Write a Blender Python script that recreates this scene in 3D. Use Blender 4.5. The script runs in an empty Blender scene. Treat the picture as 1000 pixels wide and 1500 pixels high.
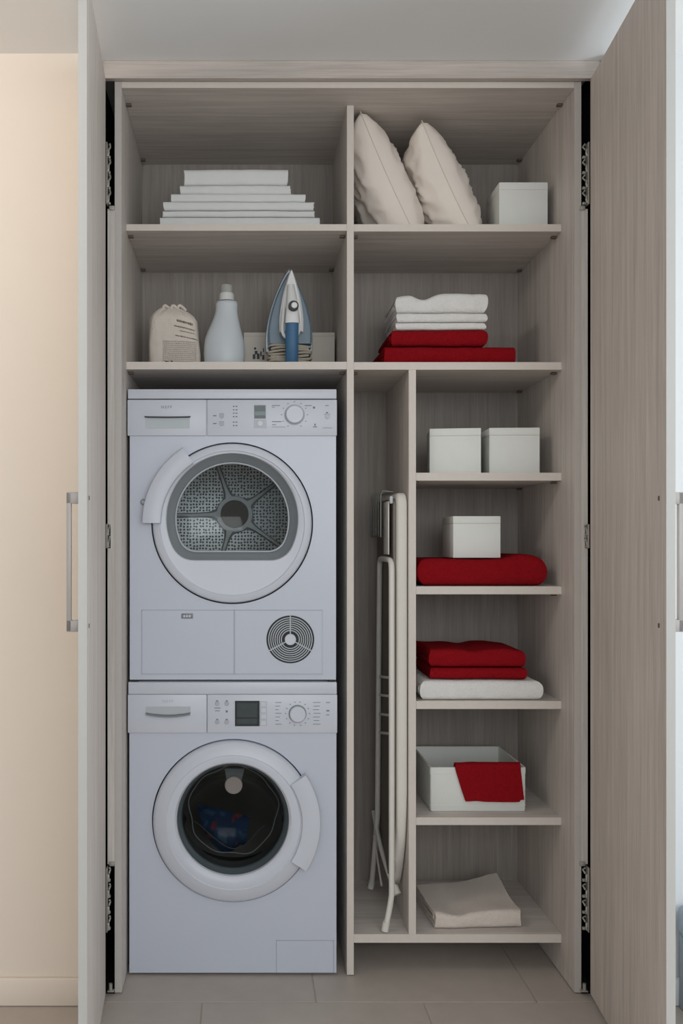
import bpy, bmesh, math, random
from mathutils import Vector, Matrix, noise
PI = math.pi
scene = bpy.context.scene
COL = scene.collection
random.seed(7)

# ------------------------------------------------------------------ camera
F, CX, CY, D0, HC = 1408.0, 355.0, 790.0, 2.66, 1.258   # focal (px), principal point, distance, eye height
cam = bpy.data.cameras.new('camera')
cam.sensor_width = 36.0
cam.sensor_fit = 'AUTO'
cam.lens = F / 1500.0 * 36.0
cam.shift_x = (500 - CX) / 1500.0
cam.shift_y = (CY - 750) / 1500.0
cam.clip_start = 0.05
camo = bpy.data.objects.new('camera', cam)
camo.location = (0, -D0, HC)
camo.rotation_euler = (PI / 2, 0, 0)
COL.objects.link(camo)
scene.camera = camo

# ------------------------------------------------------------------ world, lights, exposure
scene.view_settings.view_transform = 'Standard'
scene.view_settings.look = 'None'
scene.view_settings.gamma = 1.0
scene.view_settings.use_curve_mapping = False
scene.view_settings.exposure = 0.0
world = bpy.data.worlds.new('world')
scene.world = world
world.use_nodes = True
world.node_tree.nodes['Background'].inputs[0].default_value = (0.88, 0.95, 1.0, 1)
world.node_tree.nodes['Background'].inputs[1].default_value = 0.80


def area(name, loc, rot, sx, sy, power, col):
    l = bpy.data.lights.new(name, 'AREA')
    l.shape = 'RECTANGLE'
    l.size, l.size_y, l.energy, l.color = sx, sy, power, col
    o = bpy.data.objects.new(name, l)
    o.location, o.rotation_euler = loc, rot
    COL.objects.link(o)
    return o


area('daylight_behind', (0.9, -4.5, 1.95), (PI / 2, 0, 0), 2.6, 1.6, 49, (0.94, 0.98, 1.0))
area('window_daylight', (2.9, -1.3, 1.5), (PI / 2, 0, PI / 2), 1.3, 1.9, 37, (0.86, 0.94, 1.0))
spot = bpy.data.lights.new('warm_downlight', 'SPOT')
spot.energy, spot.color, spot.spot_size, spot.spot_blend, spot.shadow_soft_size = 17, (1.0, 0.92, 0.85), 3.0, 0.6, 0.12
so = bpy.data.objects.new('warm_downlight', spot)
so.location = (-1.05, -1.18, 2.44)
so.rotation_euler = (math.radians(42), 0, 0)
COL.objects.link(so)


# ------------------------------------------------------------------ materials
def srgb(r, g, b):
    f = lambda c: (c / 255 / 12.92) if c / 255 <= 0.04045 else ((c / 255 + 0.055) / 1.055) ** 2.4
    return (f(r), f(g), f(b), 1)


def mat(name, col, rough=0.5, metal=0.0, var=0.0, vscale=30, bump=0.0, bscale=200, spec=0.5, stretch=(1, 1, 1), sheen=0.0):
    m = bpy.data.materials.new(name)
    m.use_nodes = True
    nt = m.node_tree
    b = nt.nodes['Principled BSDF']
    b.inputs['Base Color'].default_value = col
    b.inputs['Roughness'].default_value = rough
    b.inputs['Metallic'].default_value = metal
    b.inputs['Specular IOR Level'].default_value = spec
    if sheen:
        b.inputs['Sheen Weight'].default_value = sheen
    tc = nt.nodes.new('ShaderNodeTexCoord')
    mp = nt.nodes.new('ShaderNodeMapping')
    mp.inputs['Scale'].default_value = stretch
    nt.links.new(tc.outputs['Object'], mp.inputs[0])
    if var:
        n = nt.nodes.new('ShaderNodeTexNoise')
        n.inputs['Scale'].default_value = vscale
        n.inputs['Detail'].default_value = 4
        nt.links.new(mp.outputs[0], n.inputs['Vector'])
        mx = nt.nodes.new('ShaderNodeMix')
        mx.data_type = 'RGBA'
        mx.inputs[6].default_value = [c * (1 - var) for c in col[:3]] + [1]
        mx.inputs[7].default_value = [min(1, c * (1 + var)) for c in col[:3]] + [1]
        nt.links.new(n.outputs['Fac'], mx.inputs[0])
        nt.links.new(mx.outputs[2], b.inputs['Base Color'])
    if bump:
        n2 = nt.nodes.new('ShaderNodeTexNoise')
        n2.inputs['Scale'].default_value = bscale
        n2.inputs['Detail'].default_value = 3
        nt.links.new(mp.outputs[0], n2.inputs['Vector'])
        bp = nt.nodes.new('ShaderNodeBump')
        bp.inputs['Strength'].default_value = bump
        bp.inputs['Distance'].default_value = 0.004
        nt.links.new(n2.outputs['Fac'], bp.inputs['Height'])
        nt.links.new(bp.outputs[0], b.inputs['Normal'])
    return m


def wood(name, col, axis):
    """pale grey oak laminate, grain along axis"""
    m = bpy.data.materials.new(name)
    m.use_nodes = True
    nt = m.node_tree
    b = nt.nodes['Principled BSDF']
    b.inputs['Roughness'].default_value = 0.55
    b.inputs['Specular IOR Level'].default_value = 0.3
    tc = nt.nodes.new('ShaderNodeTexCoord')
    oi = nt.nodes.new('ShaderNodeObjectInfo')
    ad = nt.nodes.new('ShaderNodeVectorMath')
    ad.operation = 'ADD'
    sc = nt.nodes.new('ShaderNodeVectorMath')
    sc.operation = 'SCALE'
    cmb = nt.nodes.new('ShaderNodeCombineXYZ')
    for i in range(3):
        nt.links.new(oi.outputs['Random'], cmb.inputs[i])
    nt.links.new(cmb.outputs[0], sc.inputs[0])
    sc.inputs['Scale'].default_value = 7.0
    nt.links.new(tc.outputs['Object'], ad.inputs[0])
    nt.links.new(sc.outputs[0], ad.inputs[1])
    s = [1, 1, 1]
    s['XYZ'.index(axis)] = 0.035
    cols = []
    for (scale, detail) in ((55, 5), (260, 2)):
        mp = nt.nodes.new('ShaderNodeMapping')
        mp.inputs['Scale'].default_value = s
        nt.links.new(ad.outputs[0], mp.inputs[0])
        n = nt.nodes.new('ShaderNodeTexNoise')
        n.inputs['Scale'].default_value = scale
        n.inputs['Detail'].default_value = detail
        n.inputs['Distortion'].default_value = 0.4
        nt.links.new(mp.outputs[0], n.inputs['Vector'])
        cols.append(n)
    mm = nt.nodes.new('ShaderNodeMath')
    mm.operation = 'MULTIPLY_ADD'
    nt.links.new(cols[0].outputs['Fac'], mm.inputs[0])
    mm.inputs[1].default_value = 0.6
    m3 = nt.nodes.new('ShaderNodeMath')
    m3.operation = 'MULTIPLY'
    nt.links.new(cols[1].outputs['Fac'], m3.inputs[0])
    m3.inputs[1].default_value = 0.4
    nt.links.new(m3.outputs[0], mm.inputs[2])
    rp = nt.nodes.new('ShaderNodeValToRGB')
    rp.color_ramp.elements[0].position = 0.30
    rp.color_ramp.elements[0].color = [c * 0.78 for c in col[:3]] + [1]
    rp.color_ramp.elements[1].position = 0.68
    rp.color_ramp.elements[1].color = [c * 1.15 for c in col[:3]] + [1]
    nt.links.new(mm.outputs[0], rp.inputs[0])
    nt.links.new(rp.outputs[0], b.inputs['Base Color'])
    bp = nt.nodes.new('ShaderNodeBump')
    bp.inputs['Strength'].default_value = 0.08
    bp.inputs['Distance'].default_value = 0.002
    nt.links.new(mm.outputs[0], bp.inputs['Height'])
    nt.links.new(bp.outputs[0], b.inputs['Normal'])
    return m


def glass(name, tint, ior=1.35):
    m = bpy.data.materials.new(name)
    m.use_nodes = True
    nt = m.node_tree
    out = nt.nodes['Material Output']
    nt.nodes.remove(nt.nodes['Principled BSDF'])
    tr = nt.nodes.new('ShaderNodeBsdfTransparent')
    tr.inputs[0].default_value = tint
    gl = nt.nodes.new('ShaderNodeBsdfGlossy')
    gl.inputs['Roughness'].default_value = 0.03
    fr = nt.nodes.new('ShaderNodeFresnel')
    fr.inputs[0].default_value = ior
    mx = nt.nodes.new('ShaderNodeMixShader')
    nt.links.new(fr.outputs[0], mx.inputs[0])
    nt.links.new(tr.outputs[0], mx.inputs[1])
    nt.links.new(gl.outputs[0], mx.inputs[2])
    nt.links.new(mx.outputs[0], out.inputs[0])
    return m


def perforated(name, col, hole, scale):
    m = mat(name, col, 0.35, 0.7)
    nt = m.node_tree
    b = nt.nodes['Principled BSDF']
    tc = nt.nodes.new('ShaderNodeTexCoord')
    v = nt.nodes.new('ShaderNodeTexVoronoi')
    v.voronoi_dimensions = '2D'
    v.inputs['Scale'].default_value = scale
    v.inputs['Randomness'].default_value = 0.35
    sx_ = nt.nodes.new('ShaderNodeSeparateXYZ')
    cx_ = nt.nodes.new('ShaderNodeCombineXYZ')
    nt.links.new(tc.outputs['Object'], sx_.inputs[0])
    nt.links.new(sx_.outputs[0], cx_.inputs[0])
    nt.links.new(sx_.outputs[2], cx_.inputs[1])
    nt.links.new(cx_.outputs[0], v.inputs['Vector'])
    rp = nt.nodes.new('ShaderNodeValToRGB')
    rp.color_ramp.elements[0].position = 0.28
    rp.color_ramp.elements[0].color = hole
    rp.color_ramp.elements[1].position = 0.36
    rp.color_ramp.elements[1].color = col
    nt.links.new(v.outputs['Distance'], rp.inputs[0])
    nt.links.new(rp.outputs[0], b.inputs['Base Color'])
    return m


WOODC = srgb(210, 202, 195)
M = dict(
    wood_z=wood('oak_laminate_vertical', WOODC, 'Z'),
    wood_x=wood('oak_laminate_horizontal', WOODC, 'X'),
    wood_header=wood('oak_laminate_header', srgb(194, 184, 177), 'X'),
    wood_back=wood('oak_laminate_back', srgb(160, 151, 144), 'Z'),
    door=wood('oak_laminate_door', srgb(214, 204, 196), 'Z'),
    edge=mat('pale_edge_band', srgb(214, 205, 196), 0.5, var=0.04, vscale=60),
    edge_dim=mat('side_edge_band', srgb(190, 183, 177), 0.5, var=0.04, vscale=60),
    door_edge=mat('door_edge_band', srgb(193, 192, 188), 0.45, var=0.02),
    lacquer=mat('door_outer_lacquer', srgb(232, 222, 210), 0.4, var=0.02),
    cream=mat('cream_wall_paint', srgb(236, 224, 211), 0.75, var=0.015, vscale=6, bump=0.05, bscale=300),
    white_wall=mat('white_wall_paint', srgb(212, 215, 217), 0.75, var=0.01, vscale=6, bump=0.05, bscale=300),
    ceil=mat('ceiling_paint', srgb(240, 241, 241), 0.8, var=0.01, vscale=5, bump=0.04, bscale=250),
    tile=mat('taupe_floor_tile', srgb(184, 174, 165), 0.5, var=0.10, vscale=14, bump=0.04, bscale=90),
    grout=mat('floor_grout', srgb(206, 192, 178), 0.85, var=0.05),
    niche_shade=mat('shade_black_niche_lining', srgb(26, 24, 22), 0.9, var=0.1),  # near-black colour stands in for the shade inside the niche
    base=mat('baseboard_paint', srgb(236, 224, 211), 0.5, var=0.01),
    enamel=mat('white_enamel', srgb(200, 204, 216), 0.28, var=0.012, vscale=8),
    plastic=mat('white_plastic', srgb(208, 211, 220), 0.35, var=0.01, vscale=8),
    ltgrey=mat('light_grey_plastic', srgb(186, 190, 195), 0.4, var=0.03),
    midgrey=mat('mid_grey_plastic', srgb(128, 133, 137), 0.4, var=0.05),
    print=mat('grey_panel_print', srgb(120, 124, 130), 0.6, var=0.05),
    darkprint=mat('dark_print', srgb(62, 64, 70), 0.6, var=0.05),
    seam=mat('panel_seam_grey', srgb(178, 182, 190), 0.6, var=0.03),
    dark=mat('dark_rubber', srgb(36, 38, 42), 0.6, var=0.1),
    gasket=mat('grey_door_gasket', srgb(134, 140, 144), 0.45, var=0.06),
    gasket_dark=mat('dark_door_gasket', srgb(70, 80, 84), 0.4, var=0.08),
    display=mat('dark_display', srgb(58, 66, 68), 0.25, var=0.15, vscale=40),
    lcd=mat('grey_green_display', srgb(108, 124, 124), 0.3, var=0.05),
    steel=mat('brushed_steel', srgb(196, 198, 200), 0.32, 1.0, var=0.06, vscale=80, stretch=(1, 1, 0.1)),
    dull_steel=mat('dull_drum_steel', srgb(214, 216, 216), 0.5, 0.0, var=0.10, vscale=30),
    nickel=mat('satin_nickel', srgb(172, 168, 166), 0.45, 0.2, var=0.03),
    hinge=mat('hinge_metal', srgb(165, 162, 154), 0.5, 0.4, var=0.15, vscale=60),
    drum=perforated('perforated_drum_steel', srgb(150, 152, 152), srgb(44, 44, 44), 96),
    hub=mat('bronze_hub', srgb(92, 80, 72), 0.7, 0.0, var=0.2, vscale=25),
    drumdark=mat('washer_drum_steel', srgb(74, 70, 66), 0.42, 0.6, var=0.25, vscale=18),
    glass=glass('door_glass', (0.72, 0.75, 0.75, 1)),
    glassdark=glass('smoked_door_glass', (0.66, 0.68, 0.67, 1), 1.17),
    linen=mat('white_linen', srgb(226, 226, 224), 0.9, var=0.03, vscale=40, bump=0.15, bscale=500, spec=0.1, sheen=0.1),
    terry=mat('white_terry', srgb(238, 236, 233), 0.95, var=0.05, vscale=120, bump=0.9, bscale=330, spec=0.05, sheen=0.2),
    red=mat('red_terry', srgb(144, 22, 30), 0.95, var=0.20, vscale=130, bump=0.9, bscale=330, spec=0.04),
    beige=mat('beige_terry', srgb(226, 214, 204), 0.95, var=0.05, vscale=120, bump=0.9, bscale=330, spec=0.05, sheen=0.2),
    pillow=mat('pillow_cotton', srgb(234, 224, 214), 0.9, var=0.03, vscale=18, bump=0.25, bscale=40, spec=0.1, sheen=0.15),
    seamcloth=mat('pillow_piping', srgb(222, 209, 197), 0.9, var=0.04, vscale=60, bump=0.2, bscale=300, spec=0.1),
    boxwhite=mat('white_box_board', srgb(228, 229, 224), 0.7, var=0.02, vscale=30, bump=0.08, bscale=160, spec=0.2),
    sack=mat('calico_sack', srgb(226, 216, 205), 0.95, var=0.07, vscale=60, bump=0.5, bscale=260, spec=0.05),
    sackprint=mat('brown_sack_print', srgb(150, 128, 116), 0.9, var=0.15, vscale=300, spec=0.05),
    sackgrey=mat('faded_sack_print', srgb(196, 186, 176), 0.9, var=0.2, vscale=260, spec=0.05),
    sackdark=mat('dark_sack_print', srgb(66, 58, 40), 0.9, var=0.2, vscale=100, spec=0.05),
    recess=mat('recess_grey', srgb(190, 198, 200), 0.5, var=0.03),
    bottle=mat('milky_bottle_plastic', srgb(208, 213, 217), 0.35, var=0.03, vscale=12),
    cap=mat('milky_cap_plastic', srgb(222, 222, 218), 0.35, var=0.03),
    capgrey=mat('translucent_cap_plastic', srgb(176, 176, 172), 0.35, var=0.04),
    card=mat('white_carton', srgb(220, 212, 202), 0.75, var=0.03, vscale=20, spec=0.2),
    ironblue=mat('grey_blue_plastic', srgb(108, 126, 140), 0.35, var=0.05),
    ironsole=mat('iron_sole_grey', srgb(158, 166, 172), 0.35, 0.4, var=0.05),
    ironhandle=mat('blue_handle_rubber', srgb(62, 106, 142), 0.5, var=0.08, vscale=50),
    ironwhite=mat('iron_white_plastic', srgb(232, 232, 230), 0.3, var=0.02),
    cord=mat('woven_cord', srgb(178, 168, 152), 0.9, var=0.18, vscale=150),
    boardcover=mat('ironing_board_cover', srgb(226, 221, 212), 0.9, var=0.03, vscale=40, bump=0.2, bscale=300, spec=0.1),
    boardunder=mat('board_underside_metal', srgb(112, 104, 96), 0.55, 0.2, var=0.08),
    tube=mat('white_coated_tube', srgb(222, 218, 210), 0.35, var=0.03),
    tubegrey=mat('grey_coated_tube', srgb(176, 172, 166), 0.4, var=0.04),
    wire=mat('grey_wire', srgb(120, 120, 116), 0.4, 0.5, var=0.05),
    paledisc=mat('frosted_pale_disc', srgb(226, 206, 200), 0.5, var=0.02),
    bench=mat('pale_blue_grey_fabric', srgb(150, 166, 180), 0.9, var=0.04, vscale=80, bump=0.2, bscale=400),
)


def patterned(name):
    m = mat(name, srgb(44, 74, 112), 0.9, spec=0.05)
    nt = m.node_tree
    tc = nt.nodes.new('ShaderNodeTexCoord')
    n = nt.nodes.new('ShaderNodeTexNoise')
    n.inputs['Scale'].default_value = 22
    n.inputs['Detail'].default_value = 3
    nt.links.new(tc.outputs['Object'], n.inputs['Vector'])
    rp = nt.nodes.new('ShaderNodeValToRGB')
    for i, (p, c) in enumerate(((0.0, srgb(92, 122, 152)), (0.36, srgb(70, 104, 140)), (0.42, srgb(44, 76, 116)), (0.58, srgb(40, 70, 110)), (0.62, srgb(138, 60, 66)), (0.72, srgb(150, 96, 84)))):
        e = rp.color_ramp.elements[i] if i < 2 else rp.color_ramp.elements.new(p)
        e.position, e.color = p, c
    nt.links.new(n.outputs['Fac'], rp.inputs[0])
    nt.links.new(rp.outputs[0], nt.nodes['Principled BSDF'].inputs['Base Color'])
    return m


M['pack'] = patterned('blue_patterned_cloth')


# ------------------------------------------------------------------ builders
def X_(px, d): return (px - CX) / F * d
def Z_(py, d): return HC - (py - CY) / F * d


def link(name, me, parent=None):
    o = bpy.data.objects.new(name, me)
    COL.objects.link(o)
    if parent:
        o.parent = parent
    return o


def wloc(o):
    v = Vector(o.location)
    while o.parent:
        o = o.parent
        v += Vector(o.location)
    return v


def obj(name, bm, m, parent=None, smooth=None, anchor='center'):
    """bm holds world coordinates; the object's origin is put at its own middle (or base)"""
    bmesh.ops.recalc_face_normals(bm, faces=bm.faces)
    xs = [v.co for v in bm.verts]
    lo = Vector([min(c[i] for c in xs) for i in range(3)])
    hi = Vector([max(c[i] for c in xs) for i in range(3)])
    c = (lo + hi) / 2
    if anchor == 'base':
        c.z = lo.z
    for v in bm.verts:
        v.co -= c
    me = bpy.data.meshes.new(name)
    bm.to_mesh(me)
    bm.free()
    ms = m if isinstance(m, (list, tuple)) else [m]
    for k in ms:
        me.materials.append(M[k])
    if smooth is not None:
        for p in me.polygons:
            p.use_smooth = True
        me.set_sharp_from_angle(angle=math.radians(smooth))
    o = link(name, me, parent)
    o.location = c - (wloc(parent) if parent else Vector())
    return o


def thing(name, label, cat, loc, group=None):
    o = bpy.data.objects.new(name, None)
    o.empty_display_size = 0.05
    o.location = loc
    COL.objects.link(o)
    return tag(o, label, cat, group)


def tag(o, label, cat, group=None):
    o['label'], o['category'] = label, cat
    if group:
        o['group'] = group
    return o


def struct(o):
    o['kind'] = 'structure'
    return o


def new(): return bmesh.new()


def box(bm, x0, x1, y0, y1, z0, z1, bevel=0.0, rot=0.0, piv=None, seg=2, mi=0):
    r = bmesh.ops.create_cube(bm, size=1.0)
    vs = r['verts']
    for v in vs:
        v.co = Vector(((x0 + x1) / 2 + v.co.x * (x1 - x0), (y0 + y1) / 2 + v.co.y * (y1 - y0), (z0 + z1) / 2 + v.co.z * (z1 - z0)))
    fs = list({f for v in vs for f in v.link_faces})
    for f in fs:
        f.material_index = mi
    if bevel:
        es = list({e for v in vs for e in v.link_edges})
        rb = bmesh.ops.bevel(bm, geom=es, offset=bevel, segments=seg, profile=0.5, affect='EDGES')
        vs = list({v for f in rb['faces'] for v in f.verts} | {v for v in vs if v.is_valid})
    if rot:
        p = Vector(piv) if piv else Vector(((x0 + x1) / 2, (y0 + y1) / 2, 0))
        bmesh.ops.rotate(bm, cent=p, matrix=Matrix.Rotation(rot, 3, 'Z'), verts=vs)
    return vs


def loft(bm, loops, close=True, cap0=False, cap1=False, mi=0):
    rows = [[bm.verts.new(p) for p in L] for L in loops]
    n = len(rows[0])
    for a, b in zip(rows, rows[1:]):
        for i in range(n if close else n - 1):
            j = (i + 1) % n
            f = bm.faces.new((a[i], a[j], b[j], b[i]))
            f.material_index = mi
    if cap0:
        bm.faces.new(rows[0]).material_index = mi
    if cap1:
        bm.faces.new(rows[-1]).material_index = mi
    return rows


def ring(r, cx, cz, y, n=64):
    return [(cx + r * math.cos(2 * PI * i / n), y, cz + r * math.sin(2 * PI * i / n)) for i in range(n)]


def ringz(r, cx, cy, z, n=32, sy=1.0):
    return [(cx + r * math.cos(2 * PI * i / n), cy + r * sy * math.sin(2 * PI * i / n), z) for i in range(n)]


def disc(bm, r, cx, cz, y0, y1, n=40, bev=0.0, mi=0):
    """cylinder facing the camera: front at y0"""
    L = [ring(r, cx, cz, y1, n), ring(r, cx, cz, y0 + bev, n)]
    if bev:
        L.append(ring(r - bev, cx, cz, y0, n))
    loft(bm, L, cap0=True, cap1=True, mi=mi)


def tube(bm, pts, r, n=10, closed=False, mi=0):
    pts = [Vector(p) for p in pts]
    N = len(pts)
    loops = []
    up = None
    for i, p in enumerate(pts):
        if closed:
            t = pts[(i + 1) % N] - pts[i - 1]
        else:
            t = pts[min(i + 1, N - 1)] - pts[max(i - 1, 0)]
        t.normalize()
        if up is None:
            up = Vector((0, 0, 1)) if abs(t.z) < 0.9 else Vector((0, 1, 0))
        s = t.cross(up).normalized()
        up = s.cross(t).normalized()
        loops.append([p + s * r * math.cos(2 * PI * k / n) + up * r * math.sin(2 * PI * k / n) for k in range(n)])
    if closed:
        loops.append(loops[0])
        loft(bm, loops)
        bmesh.ops.remove_doubles(bm, verts=bm.verts, dist=1e-6)
    else:
        loft(bm, loops, cap0=True, cap1=True, mi=mi)


def smooth_path(pts, n=8):
    """catmull-rom through the points"""
    P = [Vector(p) for p in pts]
    P = [P[0] * 2 - P[1]] + P + [P[-1] * 2 - P[-2]]
    out = []
    for i in range(1, len(P) - 2):
        for k in range(n):
            t = k / n
            a, b, c, d = P[i - 1], P[i], P[i + 1], P[i + 2]
            out.append(0.5 * ((2 * b) + (c - a) * t + (2 * a - 5 * b + 4 * c - d) * t * t + (3 * b - a - 3 * c + d) * t ** 3))
    out.append(P[-2])
    return out


def sector(bm, cx, cz, r1, r2, t1, t2, y0, y1, n=28, bev=0.004):
    """bevelled annular block facing the camera (front at y0), angles in degrees"""
    prof = [(r1, y1), (r1, y0 + bev), (r1 + bev * .3, y0 + bev * .3), (r1 + bev, y0), (r2 - bev, y0), (r2 - bev * .3, y0 + bev * .3), (r2, y0 + bev), (r2, y1)]
    L = []
    for i in range(n + 1):
        t = math.radians(t1 + (t2 - t1) * i / n)
        L.append([(cx + r * math.cos(t), y, cz + r * math.sin(t)) for r, y in prof])
    loft(bm, L, cap0=True, cap1=True)


def text_mesh(body, size, loc):
    cu = bpy.data.curves.new('letters', 'FONT')
    cu.body, cu.size, cu.extrude = body, size, 0.0002
    cu.align_x = cu.align_y = 'CENTER'
    cu.space_character = 1.35
    o = bpy.data.objects.new('letters', cu)
    COL.objects.link(o)
    bpy.context.view_layer.update()
    me = bpy.data.meshes.new_from_object(o.evaluated_get(bpy.context.evaluated_depsgraph_get()))
    bpy.data.objects.remove(o)
    bm = new()
    bm.from_mesh(me)
    bpy.data.meshes.remove(me)
    for v in bm.verts:
        v.co = Vector((loc[0] + v.co.x, loc[1] - v.co.z, loc[2] + v.co.y))
    return bm


# ================================================================== THE SETTING
CEIL = 2.572
WY = -0.06          # plane of the walls beside the niche
LX, RX = -0.398, 0.982   # niche sides
XL0, XL1 = X_(168, D0), X_(178, D0)
XR0, XR1 = X_(841, D0), X_(851, D0)
bm = new(); box(bm, -2.6, 3.1, -4.8, 0.66, CEIL, CEIL + 0.05)
struct(obj('ceiling', bm, 'ceil'))
bm = new(); box(bm, -2.6, LX - .004, WY, 0.66, 0, CEIL)
struct(obj('wall_left', bm, 'cream'))
bm = new(); box(bm, RX + .004, 3.1, WY, 0.66, 0, CEIL)
struct(obj('wall_right', bm, 'white_wall'))
bm = new(); box(bm, -2.65, -2.6, -4.8, 0.66, 0, CEIL)
struct(obj('wall_far_left', bm, 'cream'))
bm = new(); box(bm, 3.1, 3.15, -4.8, 0.66, 0, CEIL)
struct(obj('wall_far_right', bm, 'white_wall'))
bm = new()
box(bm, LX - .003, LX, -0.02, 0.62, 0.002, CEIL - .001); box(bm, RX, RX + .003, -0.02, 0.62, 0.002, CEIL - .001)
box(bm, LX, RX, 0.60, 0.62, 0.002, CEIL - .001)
box(bm, LX, XL0 - .0005, 0.0, .60, .0004, .003); box(bm, XR1 + .0005, RX, 0.0, .60, .0004, .003)  # dark strips added over the gap floor as painted shade
struct(obj('wall_niche', bm, 'niche_shade'))
bm = new(); box(bm, -2.599, LX - .02, WY - .014, WY - .0005, 0.001, 0.075, 0.004)
struct(obj('baseboard_left', bm, 'base', smooth=40))
bm = new(); box(bm, RX + .02, 3.099, WY - .014, WY - .0005, 0.001, 0.075, 0.004)
struct(obj('baseboard_right', bm, 'white_wall', smooth=40))
# header board over the wardrobe and the filler strips at its sides
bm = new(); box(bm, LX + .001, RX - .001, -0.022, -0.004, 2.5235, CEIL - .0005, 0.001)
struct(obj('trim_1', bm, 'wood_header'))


def filler(x0, x1, inner, name):
    """strip between carcass and door, cut out at the three hinges; inner = side nearest the carcass"""
    bm = new()
    zt, zb = Z_(306, D0), Z_(1266, D0)
    n1, n2 = Z_(768, D0), Z_(803, D0)
    xm = x0 + (x1 - x0) * (0.42 if inner > 0 else 0.58)
    box(bm, x0, x1, 0.0, 0.012, n1, zt); box(bm, x0, x1, 0.0, 0.012, zb, n2)
    if inner > 0: box(bm, xm, x1, 0.0, 0.012, n2, n1)
    else: box(bm, x0, xm, 0.0, 0.012, n2, n1)
    struct(obj(name, bm, 'wood_z'))


filler(X_(157.5, D0), X_(167.8, D0), 1, 'trim_2')
filler(X_(851.2, D0), X_(860.5, D0), -1, 'trim_3')

# floor: screed with separate large tiles
bm = new(); box(bm, -2.6, 3.1, -4.8, 0.66, -0.05, -0.0035)
floor = struct(obj('floor', bm, 'grout'))
tme = None
J = 0.0018
for r in range(-8, 2):
    y1 = min(-0.048 + (r) * 0.6 + 0.6, 0.60); y0 = -0.048 + r * 0.6
    if r == 1: y0 = 0.552
    y0 = max(y0, -4.79)
    if y1 - y0 < 0.02: continue
    off = 0.80 if r % 2 == 0 else 0.49
    for k in range(-6, 5):
        x0, x1 = off + k * 0.6, off + k * 0.6 + 0.6
        x0, x1 = max(x0, -2.59), min(x1, 3.09)
        if x1 - x0 < 0.02: continue
        bm = new(); box(bm, x0 + J, x1 - J, y0 + J, y1 - J, -0.0034, 0.0, 0.0008, seg=1)
        obj('tile', bm, 'tile', floor)

# ================================================================== THE WARDROBE
ZS = 2.768            # distance of the shelf fronts
YS = ZS - D0
YB = 0.545            # face of the back panel
XD0, XD1 = X_(508, ZS), X_(518, ZS)
XE0, XE1 = X_(598.5, ZS), X_(609, ZS)
ZTOP = Z_(118, D0)
ZTU = Z_(128.5, D0)
cab = thing('laundry_cabinet', 'tall grey-oak built-in laundry wardrobe with two open doors and many shelves', 'wardrobe', (0.3, 0.27, 0))


def panel(name, x0, x1, y0, y1, z0, z1, m, edge='edge', parent=cab):
    """board with a pale edge band on its front"""
    bm = new()
    box(bm, x0, x1, y0 + 0.0012, y1, z0, z1)
    box(bm, x0, x1, y0, y0 + 0.0011, z0, z1, mi=1)
    return obj(name, bm, (m, edge), parent)


G = 0.0004
panel('side_panel', XL0, XL1, 0, YB + .012, 0.004, ZTOP, 'wood_z', 'edge_dim')
panel('side_panel', XR0, XR1, 0, YB + .012, 0.004, ZTOP, 'wood_z', 'edge_dim')
panel('top_panel', XL1 + G, XR0 - G, 0.001, YB + .012, ZTU, ZTOP, 'wood_x')
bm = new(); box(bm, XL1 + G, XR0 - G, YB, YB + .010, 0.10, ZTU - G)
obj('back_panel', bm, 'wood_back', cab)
panel('divider', XD0, XD1, YS, YB - G, 0.004, ZTU - G, 'wood_z')
S = {}


def shelf(key, x0, x1, p0, p1):
    z1, z0 = Z_(p0, ZS), Z_(p1, ZS)
    panel('shelf', x0 + G, x1 - G, YS, YB - G, z0, z1, 'wood_x')
    S[key] = z1
    # small shelf supports under the front and back corners
    for (px, sg) in ((x0, 1), (x1, -1)):
        for yy in (YS + 0.045, YB - 0.045):
            bm = new(); box(bm, min(px + sg * G, px + sg * .016), max(px + sg * G, px + sg * .016), yy - .007, yy + .007, z0 - .0068, z0 - .0004, 0.0015)
            obj('shelf_pin', bm, 'dark_pin', cab)


M['dark_pin'] = mat('brown_shelf_pin', srgb(96, 84, 74), 0.5, var=0.1)
shelf('L1', XL1, XD0, 328.5, 338)
shelf('L2', XL1, XD0, 530, 541)
shelf('R1', XD1, XR0, 328.5, 339)
shelf('R2', XD1, XR0, 530.5, 541.5)
shelf('C1', XE1, XR0, 692.5, 704)
shelf('C2', XE1, XR0, 859, 870.5)
shelf('C3', XE1, XR0, 1027, 1038.5)
shelf('C4', XE1, XR0, 1197.5, 1208.5)
shelf('B', XD1, XR0, 1368.5, 1381)
panel('divider', XE0, XE1, YS, YB - G, S['B'] + G, Z_(541.5, ZS) - G, 'wood_z')
for px, sg in ((XL1, 1), (XR0, -1)):
    for yy in (0.10, 0.50):
        bm = new(); box(bm, min(px + sg * G, px + sg * .016), max(px + sg * G, px + sg * .016), yy - .007, yy + .007, ZTU - .0068, ZTU - .0004, 0.0015)
        obj('shelf_pin', bm, 'dark_pin', cab)


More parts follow.
